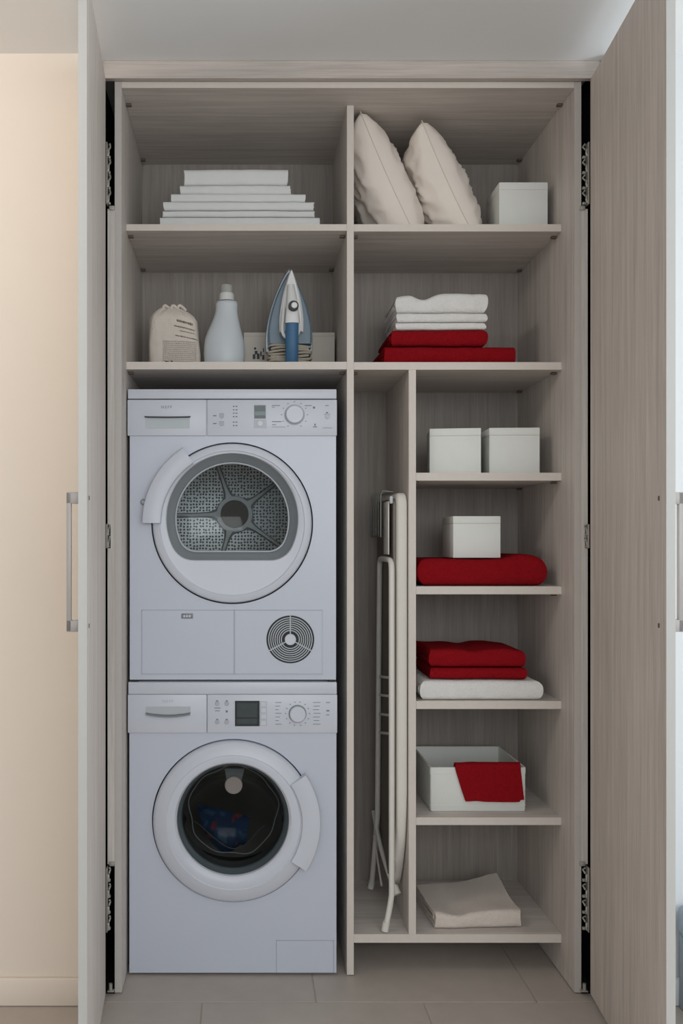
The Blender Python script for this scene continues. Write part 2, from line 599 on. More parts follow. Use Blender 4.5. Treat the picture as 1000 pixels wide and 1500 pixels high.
# ---- doors: hinged at the outer edge, swung open a little less than square
def door(hx, w, ang, side):
    """hx = hinge x of the inner face; side -1 left, +1 right; ang from the y axis"""
    T = 0.019
    s, c = math.sin(ang), math.cos(ang)
    dirv = Vector((-side * s, -c, 0))     # towards the camera
    nrm = Vector((side * c, -s, 0))       # outwards
    org = Vector((hx, -0.024, 0))

    def P(u, t, z): return org + dirv * u + nrm * t + Vector((0, 0, z))

    def slab(bm, u0, u1, t0, t1, z0, z1, bev=0.0):
        b2 = new()
        box(b2, u0, u1, t0, t1, z0, z1, bev)
        for v in b2.verts: v.co = P(v.co.x, v.co.y, v.co.z)
        me = bpy.data.meshes.new('t'); b2.to_mesh(me); b2.free(); bm.from_mesh(me); bpy.data.meshes.remove(me)
    zt, zb = 2.519, 0.012
    bm = new(); slab(bm, 0, w - .0012, 0, T - .0025, zb, zt)
    d = obj('door', bm, 'door', cab)
    bm = new(); slab(bm, w - .0011, w, 0, T, zb, zt)
    obj('edge_band', bm, 'door_edge', d)
    bm = new(); slab(bm, 0, w - .0012, T - .0024, T, zb, zt)
    obj('outer_face', bm, 'lacquer', d)
    # bow handle on the outer face
    du = w - 0.045
    dd = D0 - 0.024 - du * c
    z1, z0 = Z_(721, dd), Z_(925, dd)
    bm = new()
    slab(bm, du - .008, du + .008, T + .0003, T + .030, z1 - .026, z1, .001)
    slab(bm, du - .008, du + .008, T + .0003, T + .030, z0, z0 + .026, .001)
    slab(bm, du - .008, du + .008, T + .020, T + .030, z0 + .001, z1 - .001, .001)
    obj('handle', bm, 'nickel', d, smooth=40)
    for z in (z1 - .013, z0 + .013):
        bm = new(); slab(bm, du - .004, du + .004, -.0015, -.0002, z - .005, z + .005, .0006)
        obj('screw_cap', bm, 'dark_pin', d)
    # hinges in the gap beside the carcass: leaf, cup arms and knuckles
    for (p0, p1, n) in ((212, 302, 4), (768, 803, 2), (1268, 1362, 4)):
        za, zz = Z_(p1, D0), Z_(p0, D0)
        bm = new()
        box(bm, min(hx - side * .001, hx - side * .004), max(hx - side * .001, hx - side * .004), -.020, 0.004, za, zz, .0006)
        st = (zz - za) / n
        q_ = (.60 if side < 0 else 1.0) if n == 4 else .30
        for k in range(n):
            a = za + st * k
            e = hx - side * .005
            tube(bm, [(e, -.014, a + .12 * st), (e - side * .003 * q_, -.016, a + st * .3), (e - side * .001, -.012, a + st * .55)], 0.0034, 8)
            tube(bm, [(e - side * .004 * q_, -.010, a + st * .58), (e - side * .009 * q_, -.004, a + st * .8), (e - side * .005, -.012, a + st * .95)], 0.0026, 8)
            box(bm, min(e, e - side * .010 * q_), max(e, e - side * .010 * q_), -.008, 0.0, a + st * .05, a + st * .22, .001)
            if n == 4 and side > 0:
                box(bm, min(e - side * .012, e - side * .018), max(e - side * .012, e - side * .018), .006, .012, a + st * .1, a + st * .7, .001)
        if n == 4:
            zc = za - .006 if p0 < 500 else zz + .006
            box(bm, min(hx - side * .007, hx - side * .022), max(hx - side * .007, hx - side * .022), -.006, -.001, zc - .006, zc + .006, .0015)
        obj('hinge', bm, 'hinge', d, smooth=40)
    # pivot at the floor
    bm = new()
    box(bm, min(hx - side * .004, hx - side * .022), max(hx - side * .004, hx - side * .022), -.018, -.004, 0.0125, 0.016, .0008)
    tube(bm, [(hx - side * .012, -.011, 0.016), (hx - side * .012, -.011, 0.034)], 0.005, 10)
    obj('floor_pivot', bm, 'hinge', d, smooth=40)
    return d


door(X_(154.5, D0 - .024), 0.51, math.radians(3.5), -1)
door(X_(864.5, D0 - .024), 0.60, math.radians(5.3), 1)

# ================================================================== THE MACHINES
YM = 0.112
DM = D0 + YM
sc = DM / F


def mx(px): return X_(px, DM)
def mz(py): return Z_(py, DM)


def polar(pts, n=96):
    """resample a star-shaped outline (about the origin) at n equal angles -> radii"""
    out = []
    m = len(pts)
    for i in range(n):
        t = 2 * PI * i / n
        dx, dz = math.cos(t), math.sin(t)
        best = 0
        for k in range(m):
            ax, az = pts[k]; bx, bz = pts[(k + 1) % m]
            ex, ez = bx - ax, bz - az
            den = dx * ez - dz * ex
            if abs(den) < 1e-12: continue
            s = (ax * ez - az * ex) / den
            u = (ax * dz - az * dx) / den
            if s > 0 and -1e-6 <= u <= 1 + 1e-6: best = max(best, s)
        out.append(best)
    return out


def dshape(R, oz, h, r, n=96):
    """circle of radius R round (0, oz) cut flat at z = h (below), corners of radius r"""
    hh = h - oz
    cz = hh + r
    cxx = math.sqrt(max(1e-9, (R - r) ** 2 - cz ** 2))
    t = math.atan2(cz, cxx)
    pts = []
    for i in range(120):
        a = t + (PI - 2 * t) * i / 119
        pts.append((R * math.cos(a), oz + R * math.sin(a)))
    for i in range(1, 17):
        a = (PI - t) + (1.5 * PI - (PI - t)) * i / 16
        pts.append((-cxx + r * math.cos(a), oz + cz + r * math.sin(a)))
    for i in range(17):
        a = 1.5 * PI + (t + 2 * PI - 1.5 * PI) * i / 16
        pts.append((cxx + r * math.cos(a), oz + cz + r * math.sin(a)))
    return polar(pts, n)


def ploop(rad, cx, cz, y):
    n = len(rad)
    return [(cx + rad[i] * math.cos(2 * PI * i / n), y, cz + rad[i] * math.sin(2 * PI * i / n)) for i in range(n)]


def shell_with_hole(x0, x1, z0, z1, yf, yb, cx, cz, R, n=96):
    """appliance housing: box whose front has a round opening with a short throat"""
    bm = new()
    rect = [(x1 - cx, z0 - cz), (x1 - cx, z1 - cz), (x0 - cx, z1 - cz), (x0 - cx, z0 - cz)]
    rr = polar(rect, n)
    # make sure the corners are kept
    for (a, b) in rect:
        k = int(round(math.atan2(b, a) / (2 * PI) * n)) % n
        rr[k] = math.hypot(a, b)
    L = ploop(rr, cx, cz, yf)
    for (a, b) in rect:
        k = int(round(math.atan2(b, a) / (2 * PI) * n)) % n
        L[k] = (cx + a, yf, cz + b)
    back = [(p[0], yb, p[2]) for p in L]
    loft(bm, [back, L, ring(R, cx, cz, yf, n), ring(R, cx, cz, yf + .03, n)], cap0=True)
    return bm


def marks(rects, y, m, parent, name='marking', label=None):
    bm = new()
    for (a, b, c, d) in rects:
        box(bm, mx(a), mx(c), y - .0004, y - .0001, mz(d), mz(b))
    o = obj(name, bm, m, parent)
    if label: o['label'] = label
    if len(rects) > 4: o['kind'] = 'stuff'
    return o


YBK = 0.53

# ---------------- dryer
dry = thing('tumble_dryer', 'white tumble dryer with flat-bottomed porthole stacked on the washing machine', 'dryer', ((mx(187) + mx(493)) / 2, 0.32, mz(996)))
cx, cz = mx(340), mz(766.5)
N = 96
bm = shell_with_hole(mx(190), mx(492), mz(995.5), mz(586), YM, YBK, cx, cz, 118.5 * sc)
obj('body', bm, 'enamel', dry, smooth=30)
bm = new(); box(bm, mx(187.5), mx(492.5), YM - .006, YBK, mz(584.5), mz(570.5), .002)
obj('top_panel', bm, 'plastic', dry, smooth=40)
yp = YM - .0065
bm = new(); box(bm, mx(187), mx(302), yp, YM - .0003, mz(638.5), mz(586), .0014)
w = obj('water_drawer', bm, 'plastic', dry, smooth=40)
bm = new(); box(bm, mx(214), mx(278), yp - .0008, yp - .0002, mz(628), mz(610.5), .0003)
obj('grip_recess', bm, 'recess', w)
bm = new()
P = [(mx(213), yp - .004, mz(611)), (mx(216), yp - .006, mz(611.5)), (mx(246), yp - .007, mz(612)), (mx(275), yp - .006, mz(611.5)), (mx(278.5), yp - .004, mz(611))]
tube(bm, smooth_path(P, 5), 0.0022, 8)
obj('grip', bm, 'darkprint', w, smooth=40)
bm = text_mesh('NEFF', 0.0115, (mx(244), yp - .0003, mz(597)))
obj('logo', bm, 'print', w)
bm = new(); box(bm, mx(303.6), mx(493), yp, YM - .0003, mz(638.5), mz(586), .0014)
cp = obj('control_panel', bm, 'plastic', dry, smooth=40)
# display, buttons, dial, print
bm = new(); box(bm, mx(372), mx(389), yp - .0012, yp - .0001, mz(613.5), mz(594), .0004)
obj('display', bm, 'lcd', cp)
marks([(373, 595, 388, 603), (373, 609, 388, 613)], yp - .0012, 'display', cp, 'display_segment')
bm = new(); box(bm, mx(372), mx(390), yp - .0012, yp - .0001, mz(627.5), mz(615), .0004)
obj('button', bm, 'ltgrey', cp)
bm = new(); disc(bm, 4.2 * sc, mx(381), mz(621), yp - .003, yp - .0013, 24, .0006)
obj('button', bm, 'plastic', cp, smooth=40)
for py in (609.5, 621):
    bm = new(); disc(bm, 3.6 * sc, mx(324.5), mz(py), yp - .0026, yp - .0001, 24, .0006)
    obj('button', bm, 'seam', cp, smooth=40)
R = []
for py in (609.5, 621):
    R += [(312, py - .8, 317, py + .6), (321.5, py - 3.4, 327.5, py - 2.2)]
for py in (596, 601, 606, 611, 619, 624):
    R += [(341, py - 1, 343.4, py + .6), (345, py - 1, 347.6, py + .6)]
R += [(398, 594, 410, 595), (398, 596.5, 402, 597.3), (398, 617.5, 412, 618.6), (398, 622, 404, 623), (398, 625.5, 418, 626),
      (446, 594, 456, 595), (458, 596, 461, 599), (437, 600, 439, 602), (430, 594.5, 432, 599), (458, 625, 464, 626.2), (460, 621, 462, 624),
      (472, 627, 486, 627.6), (476, 594, 481, 595), (474.5, 607, 483, 607.8), (477, 604, 480, 606)]
for k in range(11):
    a = math.radians(-60 + 300 * k / 10)
    R.append((431 + 19 * math.cos(a) - .8, 608 - 19 * math.sin(a) - .6, 431 + 19 * math.cos(a) + .8, 608 - 19 * math.sin(a) + .6))
marks(R, yp, 'print', cp, 'panel_print')
bm = new(); disc(bm, 15 * sc, mx(431), mz(608), yp - .0010, yp - .0001, 40)
obj('dial_ring', bm, 'seam', cp, smooth=30)
bm = new(); disc(bm, 12.8 * sc, mx(431), mz(608), yp - .014, yp - .0011, 40, .002)
dl = obj('dial', bm, 'plastic', cp, smooth=30)
bm = new(); disc(bm, 3.6 * sc, mx(479), mz(610.5), yp - .0026, yp - .0001, 24, .0006)
obj('button', bm, 'ltgrey', cp, smooth=40)
# door: round ring, flat-bottomed window
dc = dict(cx=cx, cz=cz)
oz = 6 * sc
R0, H0, RC = 96 * sc, -54 * sc, 34 * sc
yo = YM


def dd(delta): return dshape(R0 - delta * sc, oz, H0 + delta * sc, RC - delta * sc * .6)


bm = new()
loft(bm, [ring(116.3 * sc, cx, cz, yo + .02, N), ring(116.3 * sc, cx, cz, yo - .006, N), ring(114.8 * sc, cx, cz, yo - .012, N), ring(112 * sc, cx, cz, yo - .015, N),
          ring(106 * sc, cx, cz, yo - .016, N), ring(104.5 * sc, cx, cz, yo - .013, N), ring(102.5 * sc, cx, cz, yo - .0125, N), ploop(dd(-1.2), cx, cz, yo - .010), ploop(dd(0), cx, cz, yo - .006)])
dr = obj('door', bm, 'plastic', dry, smooth=35)
bm = new()
loft(bm, [ploop(dd(0.1), cx, cz, yo - .006), ploop(dd(2), cx, cz, yo + .004), ploop(dd(6), cx, cz, yo + .016), ploop(dd(9.5), cx, cz, yo + .03), ploop(dd(11), cx, cz, yo + .032)])
obj('window_frame', bm, 'gasket', dr, smooth=50)
bm = new()
loft(bm, [ploop(dd(11.1), cx, cz, yo + .033), ploop(dd(11.6), cx, cz, yo + .0285), ploop(dd(13), cx, cz, yo + .0285), ploop(dd(13.6), cx, cz, yo + .033)])
obj('window_rim', bm, 'ltgrey', dr, smooth=40)
bm = new()
L = [ploop(dd(11), cx, cz, yo + .034)] + [[(cx + (p[0] - cx) * k, yo + .034 + .03 * (1 - k * k), cz + (p[2] - cz) * k) for p in ploop(dd(11), cx, cz, 0)] for k in (.9, .7, .45, .2)]
loft(bm, L, cap1=True)
obj('window_glass', bm, 'glass', dr, smooth=60)
bm = new(); sector(bm, cx, cz, 103 * sc, 131 * sc, 123, 180, yo - .034, yo - .004, 30, .007)
obj('handle', bm, 'plastic', dr, smooth=40)
bm = new(); disc(bm, 4.4 * sc, mx(210), mz(735.5), yo - .006, yo - .0002, 24, .001)
obj('door_lock', bm, 'midgrey', dry, smooth=40)
bm = new(); disc(bm, 2.4 * sc, mx(210), mz(735.5), yo - .0075, yo - .0061, 20, .0005)
obj('lock_core', bm, 'ltgrey', dry, smooth=40)
# dark backing behind the ring gap
bm = new(); loft(bm, [ring(119.5 * sc, cx, cz, yo + .031, N), ring(101 * sc, cx, cz, yo + .031, N)])
obj('gap_backing', bm, 'dark', dry)
# drum with its five-armed star
yb = 0.49
dK = D0 + yb
kx, kz = X_(343.5, dK), Z_(753.5, dK)
bm = new(); loft(bm, [ring(.205, cx, cz, yo + .075, 64), ring(.262, kx, kz, yo + .12, 64), ring(.262, kx, kz, yb - .02, 64), ring(.235, kx, kz, yb, 64)], cap1=True)
drum = obj('drum', bm, 'drum', dry, smooth=40)
kk = dK / F
bm = new()
sp = [109, 37, -35, -107, 181]
for a in sp:
    a = math.radians(a)
    u = Vector((math.cos(a), 0, math.sin(a))); v = Vector((-math.sin(a), 0, math.cos(a)))
    c0 = Vector((kx, 0, kz))
    prof = [(24, 11), (30, 6.5), (38, 4.3), (55, 3.4), (80, 3.4), (108, 4.5)]
    L = []
    for (r, hw) in prof:
        c = c0 + u * r * kk
        L.append([c + v * hw * kk + Vector((0, yb - .003, 0)), c + v * hw * .5 * kk + Vector((0, yb - .024, 0)),
                  c - v * hw * .5 * kk + Vector((0, yb - .024, 0)), c - v * hw * kk + Vector((0, yb - .003, 0))])
    loft(bm, L, cap0=True, cap1=True)
obj('drum_star', bm, 'dull_steel', drum, smooth=40)
bm = new(); loft(bm, [ring(27 * kk, kx, kz, yb - .003, 48), ring(26 * kk, kx, kz, yb - .026, 48), ring(20.5 * kk, kx, kz, yb - .028, 48), ring(20 * kk, kx, kz, yb - .02, 48)])
obj('hub_ring', bm, 'dull_steel', drum, smooth=40)
bm = new(); disc(bm, 20 * kk, kx, kz, yb - .021, yb - .004, 40)
obj('hub', bm, 'hub', drum, smooth=30)
# lower flaps
for (a, b) in ((208, 342.3), (343.8, 472)):
    bm = new(); box(bm, mx(a), mx(b), YM - .0016, YM - .0002, mz(987), mz(894), .0012, seg=1)
    fl = obj('flap', bm, 'enamel', dry)
    bm = new()
    for (p, q, r, s) in ((a - .7, 893.2, b + .7, 894.1), (a - .7, 986.9, b + .7, 987.8), (a - .8, 893.2, a + .1, 987.8)):
        box(bm, mx(p), mx(r), YM - .0012, YM - .0001, mz(s), mz(q))
    obj('flap_joint', bm, 'seam', dry)
    last = fl
    if a == 208:
        bm = new(); box(bm, mx(265.5), mx(282.5), YM - .0028, YM - .0017, mz(906), mz(898.5), .001)
        bd = obj('badge', bm, 'midgrey', fl, smooth=40)
        for k in range(3):
            b2 = new(); box(b2, mx(268.5 + 4 * k), mx(271.2 + 4 * k), YM - .0032, YM - .0029, mz(904), mz(901))
            if k == 0: allb = b2
            else:
                me = bpy.data.meshes.new('t'); b2.to_mesh(me); b2.free(); allb.from_mesh(me); bpy.data.meshes.remove(me)
        obj('badge_lettering', allb, 'plastic', fl)
gx, gz = mx(425), mz(936.5)
yg = YM - .0017
bm = new(); disc(bm, 35 * sc, gx, gz, yg - .0007, yg - .0001, 64)
vg = obj('vent_grille', bm, 'dark', dry)
for k in range(7):
    r = (12.5 + 3.1 * k) * sc
    bm = new(); loft(bm, [ring(r, gx, gz, yg - .0008, 48), ring(r, gx, gz, yg - .004, 48), ring(r + 1.35 * sc, gx, gz, yg - .004, 48), ring(r + 1.35 * sc, gx, gz, yg - .0008, 48)])
    obj('grille_ring', bm, 'ltgrey', vg, smooth=30)
for a in (90, 208, -28):
    a = math.radians(a); u = Vector((math.cos(a), 0, math.sin(a))); v = Vector((-math.sin(a), 0, math.cos(a))) * .8 * sc
    bm = new()
    L = []
    for r in (7.5, 35.6):
        c = Vector((gx, 0, gz)) + u * r * sc
        L.append([c + v + Vector((0, yg - .0008, 0)), c + v + Vector((0, yg - .0045, 0)), c - v + Vector((0, yg - .0045, 0)), c - v + Vector((0, yg - .0008, 0))])
    loft(bm, L, cap0=True, cap1=True)
    obj('grille_spoke', bm, 'ltgrey', vg)
bm = new(); disc(bm, 8.2 * sc, gx, gz, yg - .0055, yg - .0008, 32, .001)
obj('grille_hub', bm, 'plastic', vg, smooth=40)
for px in (196, 486):
    bm = new(); box(bm, mx(px - 5), mx(px + 5), YM + .002, YM + .03, mz(998.6), mz(995.7), .0006)
    obj('foot', bm, 'dark', dry)

# ---------------- washing machine
wa = thing('washing_machine', 'white front-loading washing machine with round porthole on the floor under the dryer', 'washing machine', ((mx(187) + mx(493)) / 2, 0.32, 0))
cx, cz = mx(342), mz(1202)
bm = shell_with_hole(mx(189.5), mx(492.5), 0.008, mz(1017), YM, YBK, cx, cz, 119.5 * sc)
obj('body', bm, 'enamel', wa, smooth=30)
bm = new(); box(bm, mx(188), mx(493), YM - .005, YBK, mz(1016.6), mz(999), .002)
obj('top_panel', bm, 'plastic', wa, smooth=40)
bm = new(); box(bm, mx(187.5), mx(302.6), yp, YM - .0003, mz(1073), mz(1017), .0014)
w = obj('detergent_drawer', bm, 'plastic', wa, smooth=40)
bm = new(); box(bm, mx(214), mx(279), yp - .0012, yp - .0002, mz(1045), mz(1034.5), .0004)
obj('grip_recess', bm, 'ltgrey', w)
bm = new()
pts = []
n = 16
L = []
for i in range(n + 1):
    t = i / n
    px = 214 + 65 * t
    drop = 3.6 * (1 - (2 * t - 1) ** 2)
    L.append([(mx(px), yp - .0002, mz(1045.5 + drop)), (mx(px), yp - .009, mz(1046 + drop)), (mx(px), yp - .009, mz(1044 + drop)), (mx(px), yp - .0002, mz(1042.5 + drop))])
loft(bm, L, cap0=True, cap1=True)
obj('grip', bm, 'midgrey', w, smooth=40)
bm = text_mesh('NEFF', 0.0115, (mx(246), yp - .0003, mz(1027)))
obj('logo', bm, 'seam', w)
bm = new(); box(bm, mx(303.8), mx(493.5), yp, YM - .0003, mz(1073), mz(1017), .0014)
cp = obj('control_panel', bm, 'plastic', wa, smooth=40)
bm = new(); box(bm, mx(344), mx(380), yp - .0014, yp - .0001, mz(1063), mz(1026), .0005)
obj('display', bm, 'dark', cp)
marks([(347, 1029, 377, 1050), (347, 1052, 377, 1060)], yp - .0014, 'display', cp, 'display_segment')
for k in range(4):
    bm = new(); box(bm, mx(381), mx(390.5), yp - .0012, yp - .0001, mz(1034.6 + 9.2 * k), mz(1026.6 + 9.2 * k), .0006)
    obj('button', bm, 'ltgrey', cp)
    bm = new(); box(bm, mx(382), mx(389.6), yp - .002, yp - .0013, mz(1033.8 + 9.2 * k), mz(1027.4 + 9.2 * k), .0003)
    obj('button', bm, 'plastic', cp)
for px in (318, 332):
    for py in (1030, 1057):
        bm = new(); disc(bm, 3.2 * sc, mx(px), mz(py), yp - .0026, yp - .0001, 20, .0006)
        obj('button', bm, 'seam', cp, smooth=40)
R = []
for px in (318, 332):
    for py in (1030, 1057): R += [(px - 1.6, py - 4.6, px + 1.6, py - 3.2)]
R += [(314, 1036, 323, 1037), (315, 1040, 322, 1041), (330.5, 1040, 333.5, 1043), (477.5, 1039.5, 482, 1041.5), (477, 1028, 483, 1029), (477, 1046, 482, 1047)]
for k in range(7):
    R += [(403, 1028 + 5.3 * k, 412 - (k % 3) * 2, 1028.8 + 5.3 * k), (458 + (k % 2), 1028 + 5.3 * k, 469 - (k % 3), 1028.8 + 5.3 * k)]
for k in range(14):
    a = math.radians(-75 + 330 * k / 13)
    R.append((435.5 + 17.5 * math.cos(a) - .9, 1045 - 17.5 * math.sin(a) - .6, 435.5 + 17.5 * math.cos(a) + .9, 1045 - 17.5 * math.sin(a) + .6))
marks(R, yp, 'print', cp, 'panel_print')
bm = new(); disc(bm, 13 * sc, mx(435.5), mz(1045), yp - .0010, yp - .0001, 40)
obj('dial_ring', bm, 'midgrey', cp, smooth=30)
bm = new(); disc(bm, 11.6 * sc, mx(435.5), mz(1045), yp - .014, yp - .0011, 40, .002)
obj('dial', bm, 'plastic', cp, smooth=30)
# door
gx2, gz2 = mx(341), mz(1198.5)


def mixring(k, r, y):     # centre slides from the ring's to the window's
    return ring(r * sc, cx + (gx2 - cx) * k, cz + (gz2 - cz) * k, y, N)


bm = new()
loft(bm, [mixring(0, 117.6, yo + .02), mixring(0, 117.6, yo - .008), mixring(0, 116, yo - .014), mixring(0, 113, yo - .018), mixring(0.1, 104, yo - .024), mixring(.2, 98, yo - .027),
          mixring(.3, 97, yo - .025), mixring(.5, 92, yo - .026), mixring(.8, 85, yo - .024), mixring(1, 82, yo - .018), mixring(1, 81.3, yo - .006)])
dr = obj('door', bm, 'plastic', wa, smooth=35)
bm = new()
loft(bm, [mixring(1, 81.2, yo - .008), mixring(1, 79.5, yo - .004), mixring(1, 76, yo + .010), mixring(1, 74.8, yo + .020)])
obj('window_frame', bm, 'gasket_dark', dr, smooth=50)
bm = new()
L = [mixring(1, 74.6, yo + .012)] + [mixring(1, 74 * k, yo + .013 + .062 * (1 - k ** 2.4)) for k in (1, .96, .9, .82, .72, .6, .45, .3, .12)]
loft(bm, L, cap1=True)
obj('window_glass', bm, 'glassdark', dr, smooth=60)
bm = new(); sector(bm, cx, cz, 99 * sc, 126.5 * sc, -33, 34, yo - .036, yo - .006, 30, .006)
obj('handle', bm, 'plastic', dr, smooth=40)
bm = new(); loft(bm, [ring(120.5 * sc, cx, cz, yo + .031, N), ring(96 * sc, cx, cz, yo + .031, N)])  # dark backing ring behind the door gap
obj('gap_backing', bm, 'dark', wa)
# bellows and drum
bm = new()
loft(bm, [mixring(1, 90, yo + .03), mixring(1, 80, yo + .045), mixring(1, 84, yo + .06), mixring(1, 76, yo + .075), mixring(1, 86, yo + .10)])
obj('door_bellows', bm, 'dark', wa, smooth=50)
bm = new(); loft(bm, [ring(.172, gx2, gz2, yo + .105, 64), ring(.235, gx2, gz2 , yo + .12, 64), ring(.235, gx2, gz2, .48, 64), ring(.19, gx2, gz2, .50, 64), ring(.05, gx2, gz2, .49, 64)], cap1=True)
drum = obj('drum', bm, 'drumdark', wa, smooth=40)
for a in (210, 330, 90):
    a = math.radians(a)
    u = Vector((math.cos(a), 0, math.sin(a))); v = Vector((-math.sin(a), 0, math.cos(a))); c = Vector((gx2, 0, gz2))
    bm = new()
    loft(bm, [[c + u * .234 + v * .04 + Vector((0, y, 0)), c + u * .185 + v * .012 + Vector((0, y, 0)), c + u * .185 - v * .012 + Vector((0, y, 0)), c + u * .234 - v * .04 + Vector((0, y, 0))] for y in (yo + .14, .47)], cap0=True, cap1=True)
    obj('drum_paddle', bm, 'drumdark', drum, smooth=40)
bm = new()
P = []
for i in range(90):
    a = 2 * PI * i / 90
    rr_ = (64 + 1.8 * math.sin(5 * a + .6) + 1.2 * math.sin(9 * a)) * sc * 1.04
    P.append((gx2 + rr_ * math.cos(a), yo + .082, gz2 + rr_ * math.sin(a)))
tube(bm, P, .0016, 8, closed=True)
obj('bellows_lip', bm, 'midgrey', wa, smooth=60)
bm = new()  # curved highlight of the glass bowl, modelled as a thin tube
P = []
for px, py in ((284, 1203), (293, 1209), (304, 1219), (318, 1231), (331, 1240), (343, 1243), (356, 1239), (369, 1228), (379, 1216), (388, 1209)):
    P.append((X_(px, DM + .118), yo + .118, Z_(py, DM + .118)))
P = smooth_path(P, 4)
tube(bm, P, .0013, 8)
obj('bowl_highlight', bm, 'gasket_dark', wa, smooth=60)
# pale round disc and its holder at the top of the opening, seen through the glass
bm = new()
lx, lz = X_(341, DM + .1), Z_(1150, DM + .1)
disc(bm, 13.5 * sc, X_(342, DM + .112), Z_(1150, DM + .112), yo + .108, yo + .114, 32, .002)
obj('pale_disc', bm, 'paledisc', wa, smooth=40)
bm = new()
loft(bm, [[(X_(px, DM + .116), y, Z_(py, DM + .116)) for px, py in ((329, 1126), (358, 1126), (352, 1149), (333, 1149))] for y in (yo + .1145, yo + .118)], cap0=True, cap1=True)
obj('disc_holder', bm, 'midgrey', wa)
# service flap at the lower right of the front
bm = new(); box(bm, mx(405), mx(488), YM - .0012, YM - .0002, mz(1424), mz(1378), .001, seg=1)
obj('service_flap', bm, 'enamel', wa)
bm = new()
for (p, q, r, s) in ((404.2, 1377, 489, 1377.9), (404.2, 1424.1, 489, 1425), (404.2, 1377, 405, 1425), (488.1, 1377, 489, 1425)):
    box(bm, mx(p), mx(r), YM - .0009, YM - .0001, mz(s), mz(q))
obj('flap_joint', bm, 'seam', wa)
for px in (205, 477):
    for y in (YM + .05, YBK - .05):
        bm = new(); loft(bm, [ringz(.02, mx(px), y, 0.0005, 20), ringz(.02, mx(px), y, 0.0079, 20)], cap0=True, cap1=True)
        obj('foot', bm, 'dark', wa)

# blue patterned cloth lying in the washer's drum
bz = gz2 - .165
bm = new()
import itertools
nx, nz = 14, 10
Yc = yo + .20
Dc = D0 + Yc
rows = []
for j in range(nz + 1):
    row = []
    for i in range(nx + 1):
        s, t = i / nx, j / nz
        top = Vector((X_(289 + 77 * s, Dc), 0, Z_(1178 + 17 * s, Dc)))
        bot = Vector((X_(300 + 60 * s, Dc), 0, Z_(1215 + 32 * math.sin(PI * min(1, s * 1.2) * .8), Dc)))
        p = top.lerp(bot, t)
        y = Yc - .03 * math.sin(PI * t) + .012 * noise.noise(Vector((s * 3, t * 3, 1.7))) - .02 * t
        row.append(bm.verts.new((p.x, y, p.z)))
    rows.append(row)
for j in range(nz):
    for i in range(nx):
        f = bm.faces.new((rows[j][i], rows[j][i + 1], rows[j + 1][i + 1], rows[j + 1][i]))
bmesh.ops.solidify(bm, geom=bm.faces[:], thickness=0.02)
low = min(v.co.z for v in bm.verts)
o = obj('laundry', bm, 'pack', smooth=60, anchor='base')
tag(o, 'blue cloth with reddish pattern lying inside the washing machine drum', 'laundry')


# ================================================================== CLOTH
def nz3(x, y, z=0.0): return noise.noise(Vector((x, y, z)))


def folded(name, label, cat, m, x0, x1, yf, depth, base, top, T, layers=2, seed=0.0, group=None, ragged=.003, nx=46, squash=.55, rz=0.0, roundx=0.0, wob=.002, band=None):
    """a folded cloth: nested U-folds, closed edge towards the camera. base/top: callables (x, y) -> z"""
    bm = new()
    t = T / (2 * layers)
    gap = .90
    for k in range(layers):
        R = T / 2 - (k + .5) * t
        uc = T / 2 * squash + .001 + k * t * squash
        path = []
        nb = 12
        Dk = depth - .004 * k
        for i in range(nb):
            path.append((Dk + (uc - Dk) * i / nb, (k + .5) * t))
        na = 14
        for i in range(na + 1):
            a = PI * i / na
            ca, sa = math.cos(a), math.sin(a)
            e = .62
            path.append((uc - R * squash * abs(sa) ** e, T / 2 - R * (1 if ca >= 0 else -1) * abs(ca) ** e))
        for i in range(1, nb + 1):
            path.append((uc + (Dk - uc) * i / nb, T - (k + .5) * t))
        # offsets
        h = t * gap / 2
        A, B = [], []
        for i, (u, w_) in enumerate(path):
            p0, p1 = path[max(i - 1, 0)], path[min(i + 1, len(path) - 1)]
            tx, tw = p1[0] - p0[0], p1[1] - p0[1]
            l = math.hypot(tx, tw) or 1
            nxn, nwn = -tw / l, tx / l
            A.append((u - nxn * h, w_ - nwn * h)); B.append((u + nxn * h, w_ + nwn * h))
        loop = A + B[::-1]
        npth = len(path)
        rows = []
        for i in range(nx + 1):
            s = i / nx
            row = []
            for q, (u, w_) in enumerate(loop):
                qq = q if q < npth else 2 * npth - 1 - q
                en = nz3(qq * .12, seed * 3.1, k * 2.0) * ragged
                en2 = nz3(qq * .12, seed * 3.1 + 9, k * 2.0) * ragged
                xx = (x0 + en) + ((x1 + en2) - (x0 + en)) * s
                if roundx:
                    ww = (w_ / T - .5) * 2
                    pull = roundx * (1 - math.sqrt(max(0, 1 - ww * ww)))
                    ex = min(1, s * 6) ; 
                    xx = xx + (pull * (1 - s) - pull * s) * (abs(2 * s - 1) ** 3)
                yy = yf + u + wob * nz3(xx * 14, w_ * 25, seed) + wob * .8 * nz3(xx * 45, w_ * 50, seed + 5)
                b, tp = base(xx, yy), top(xx, yy)
                zz = b + (w_ / T) * (tp - b)
                row.append(Vector((xx, yy, zz)))
            rows.append(row)
        if rz:
            c = Vector(((x0 + x1) / 2, yf + depth / 2, 0)); Mx = Matrix.Rotation(rz, 3, 'Z')
            rows = [[Mx @ (v - c) + c for v in r] for r in rows]
        R_ = loft(bm, rows)
        for end in (R_[0], R_[-1]):
            for i in range(npth - 1):
                bm.faces.new((end[i], end[i + 1], end[2 * npth - 2 - i], end[2 * npth - 1 - i]))
    o = obj(name, bm, m, smooth=50, anchor='base')
    return tag(o, label, cat, group)


def flat(z): return lambda x, y: z


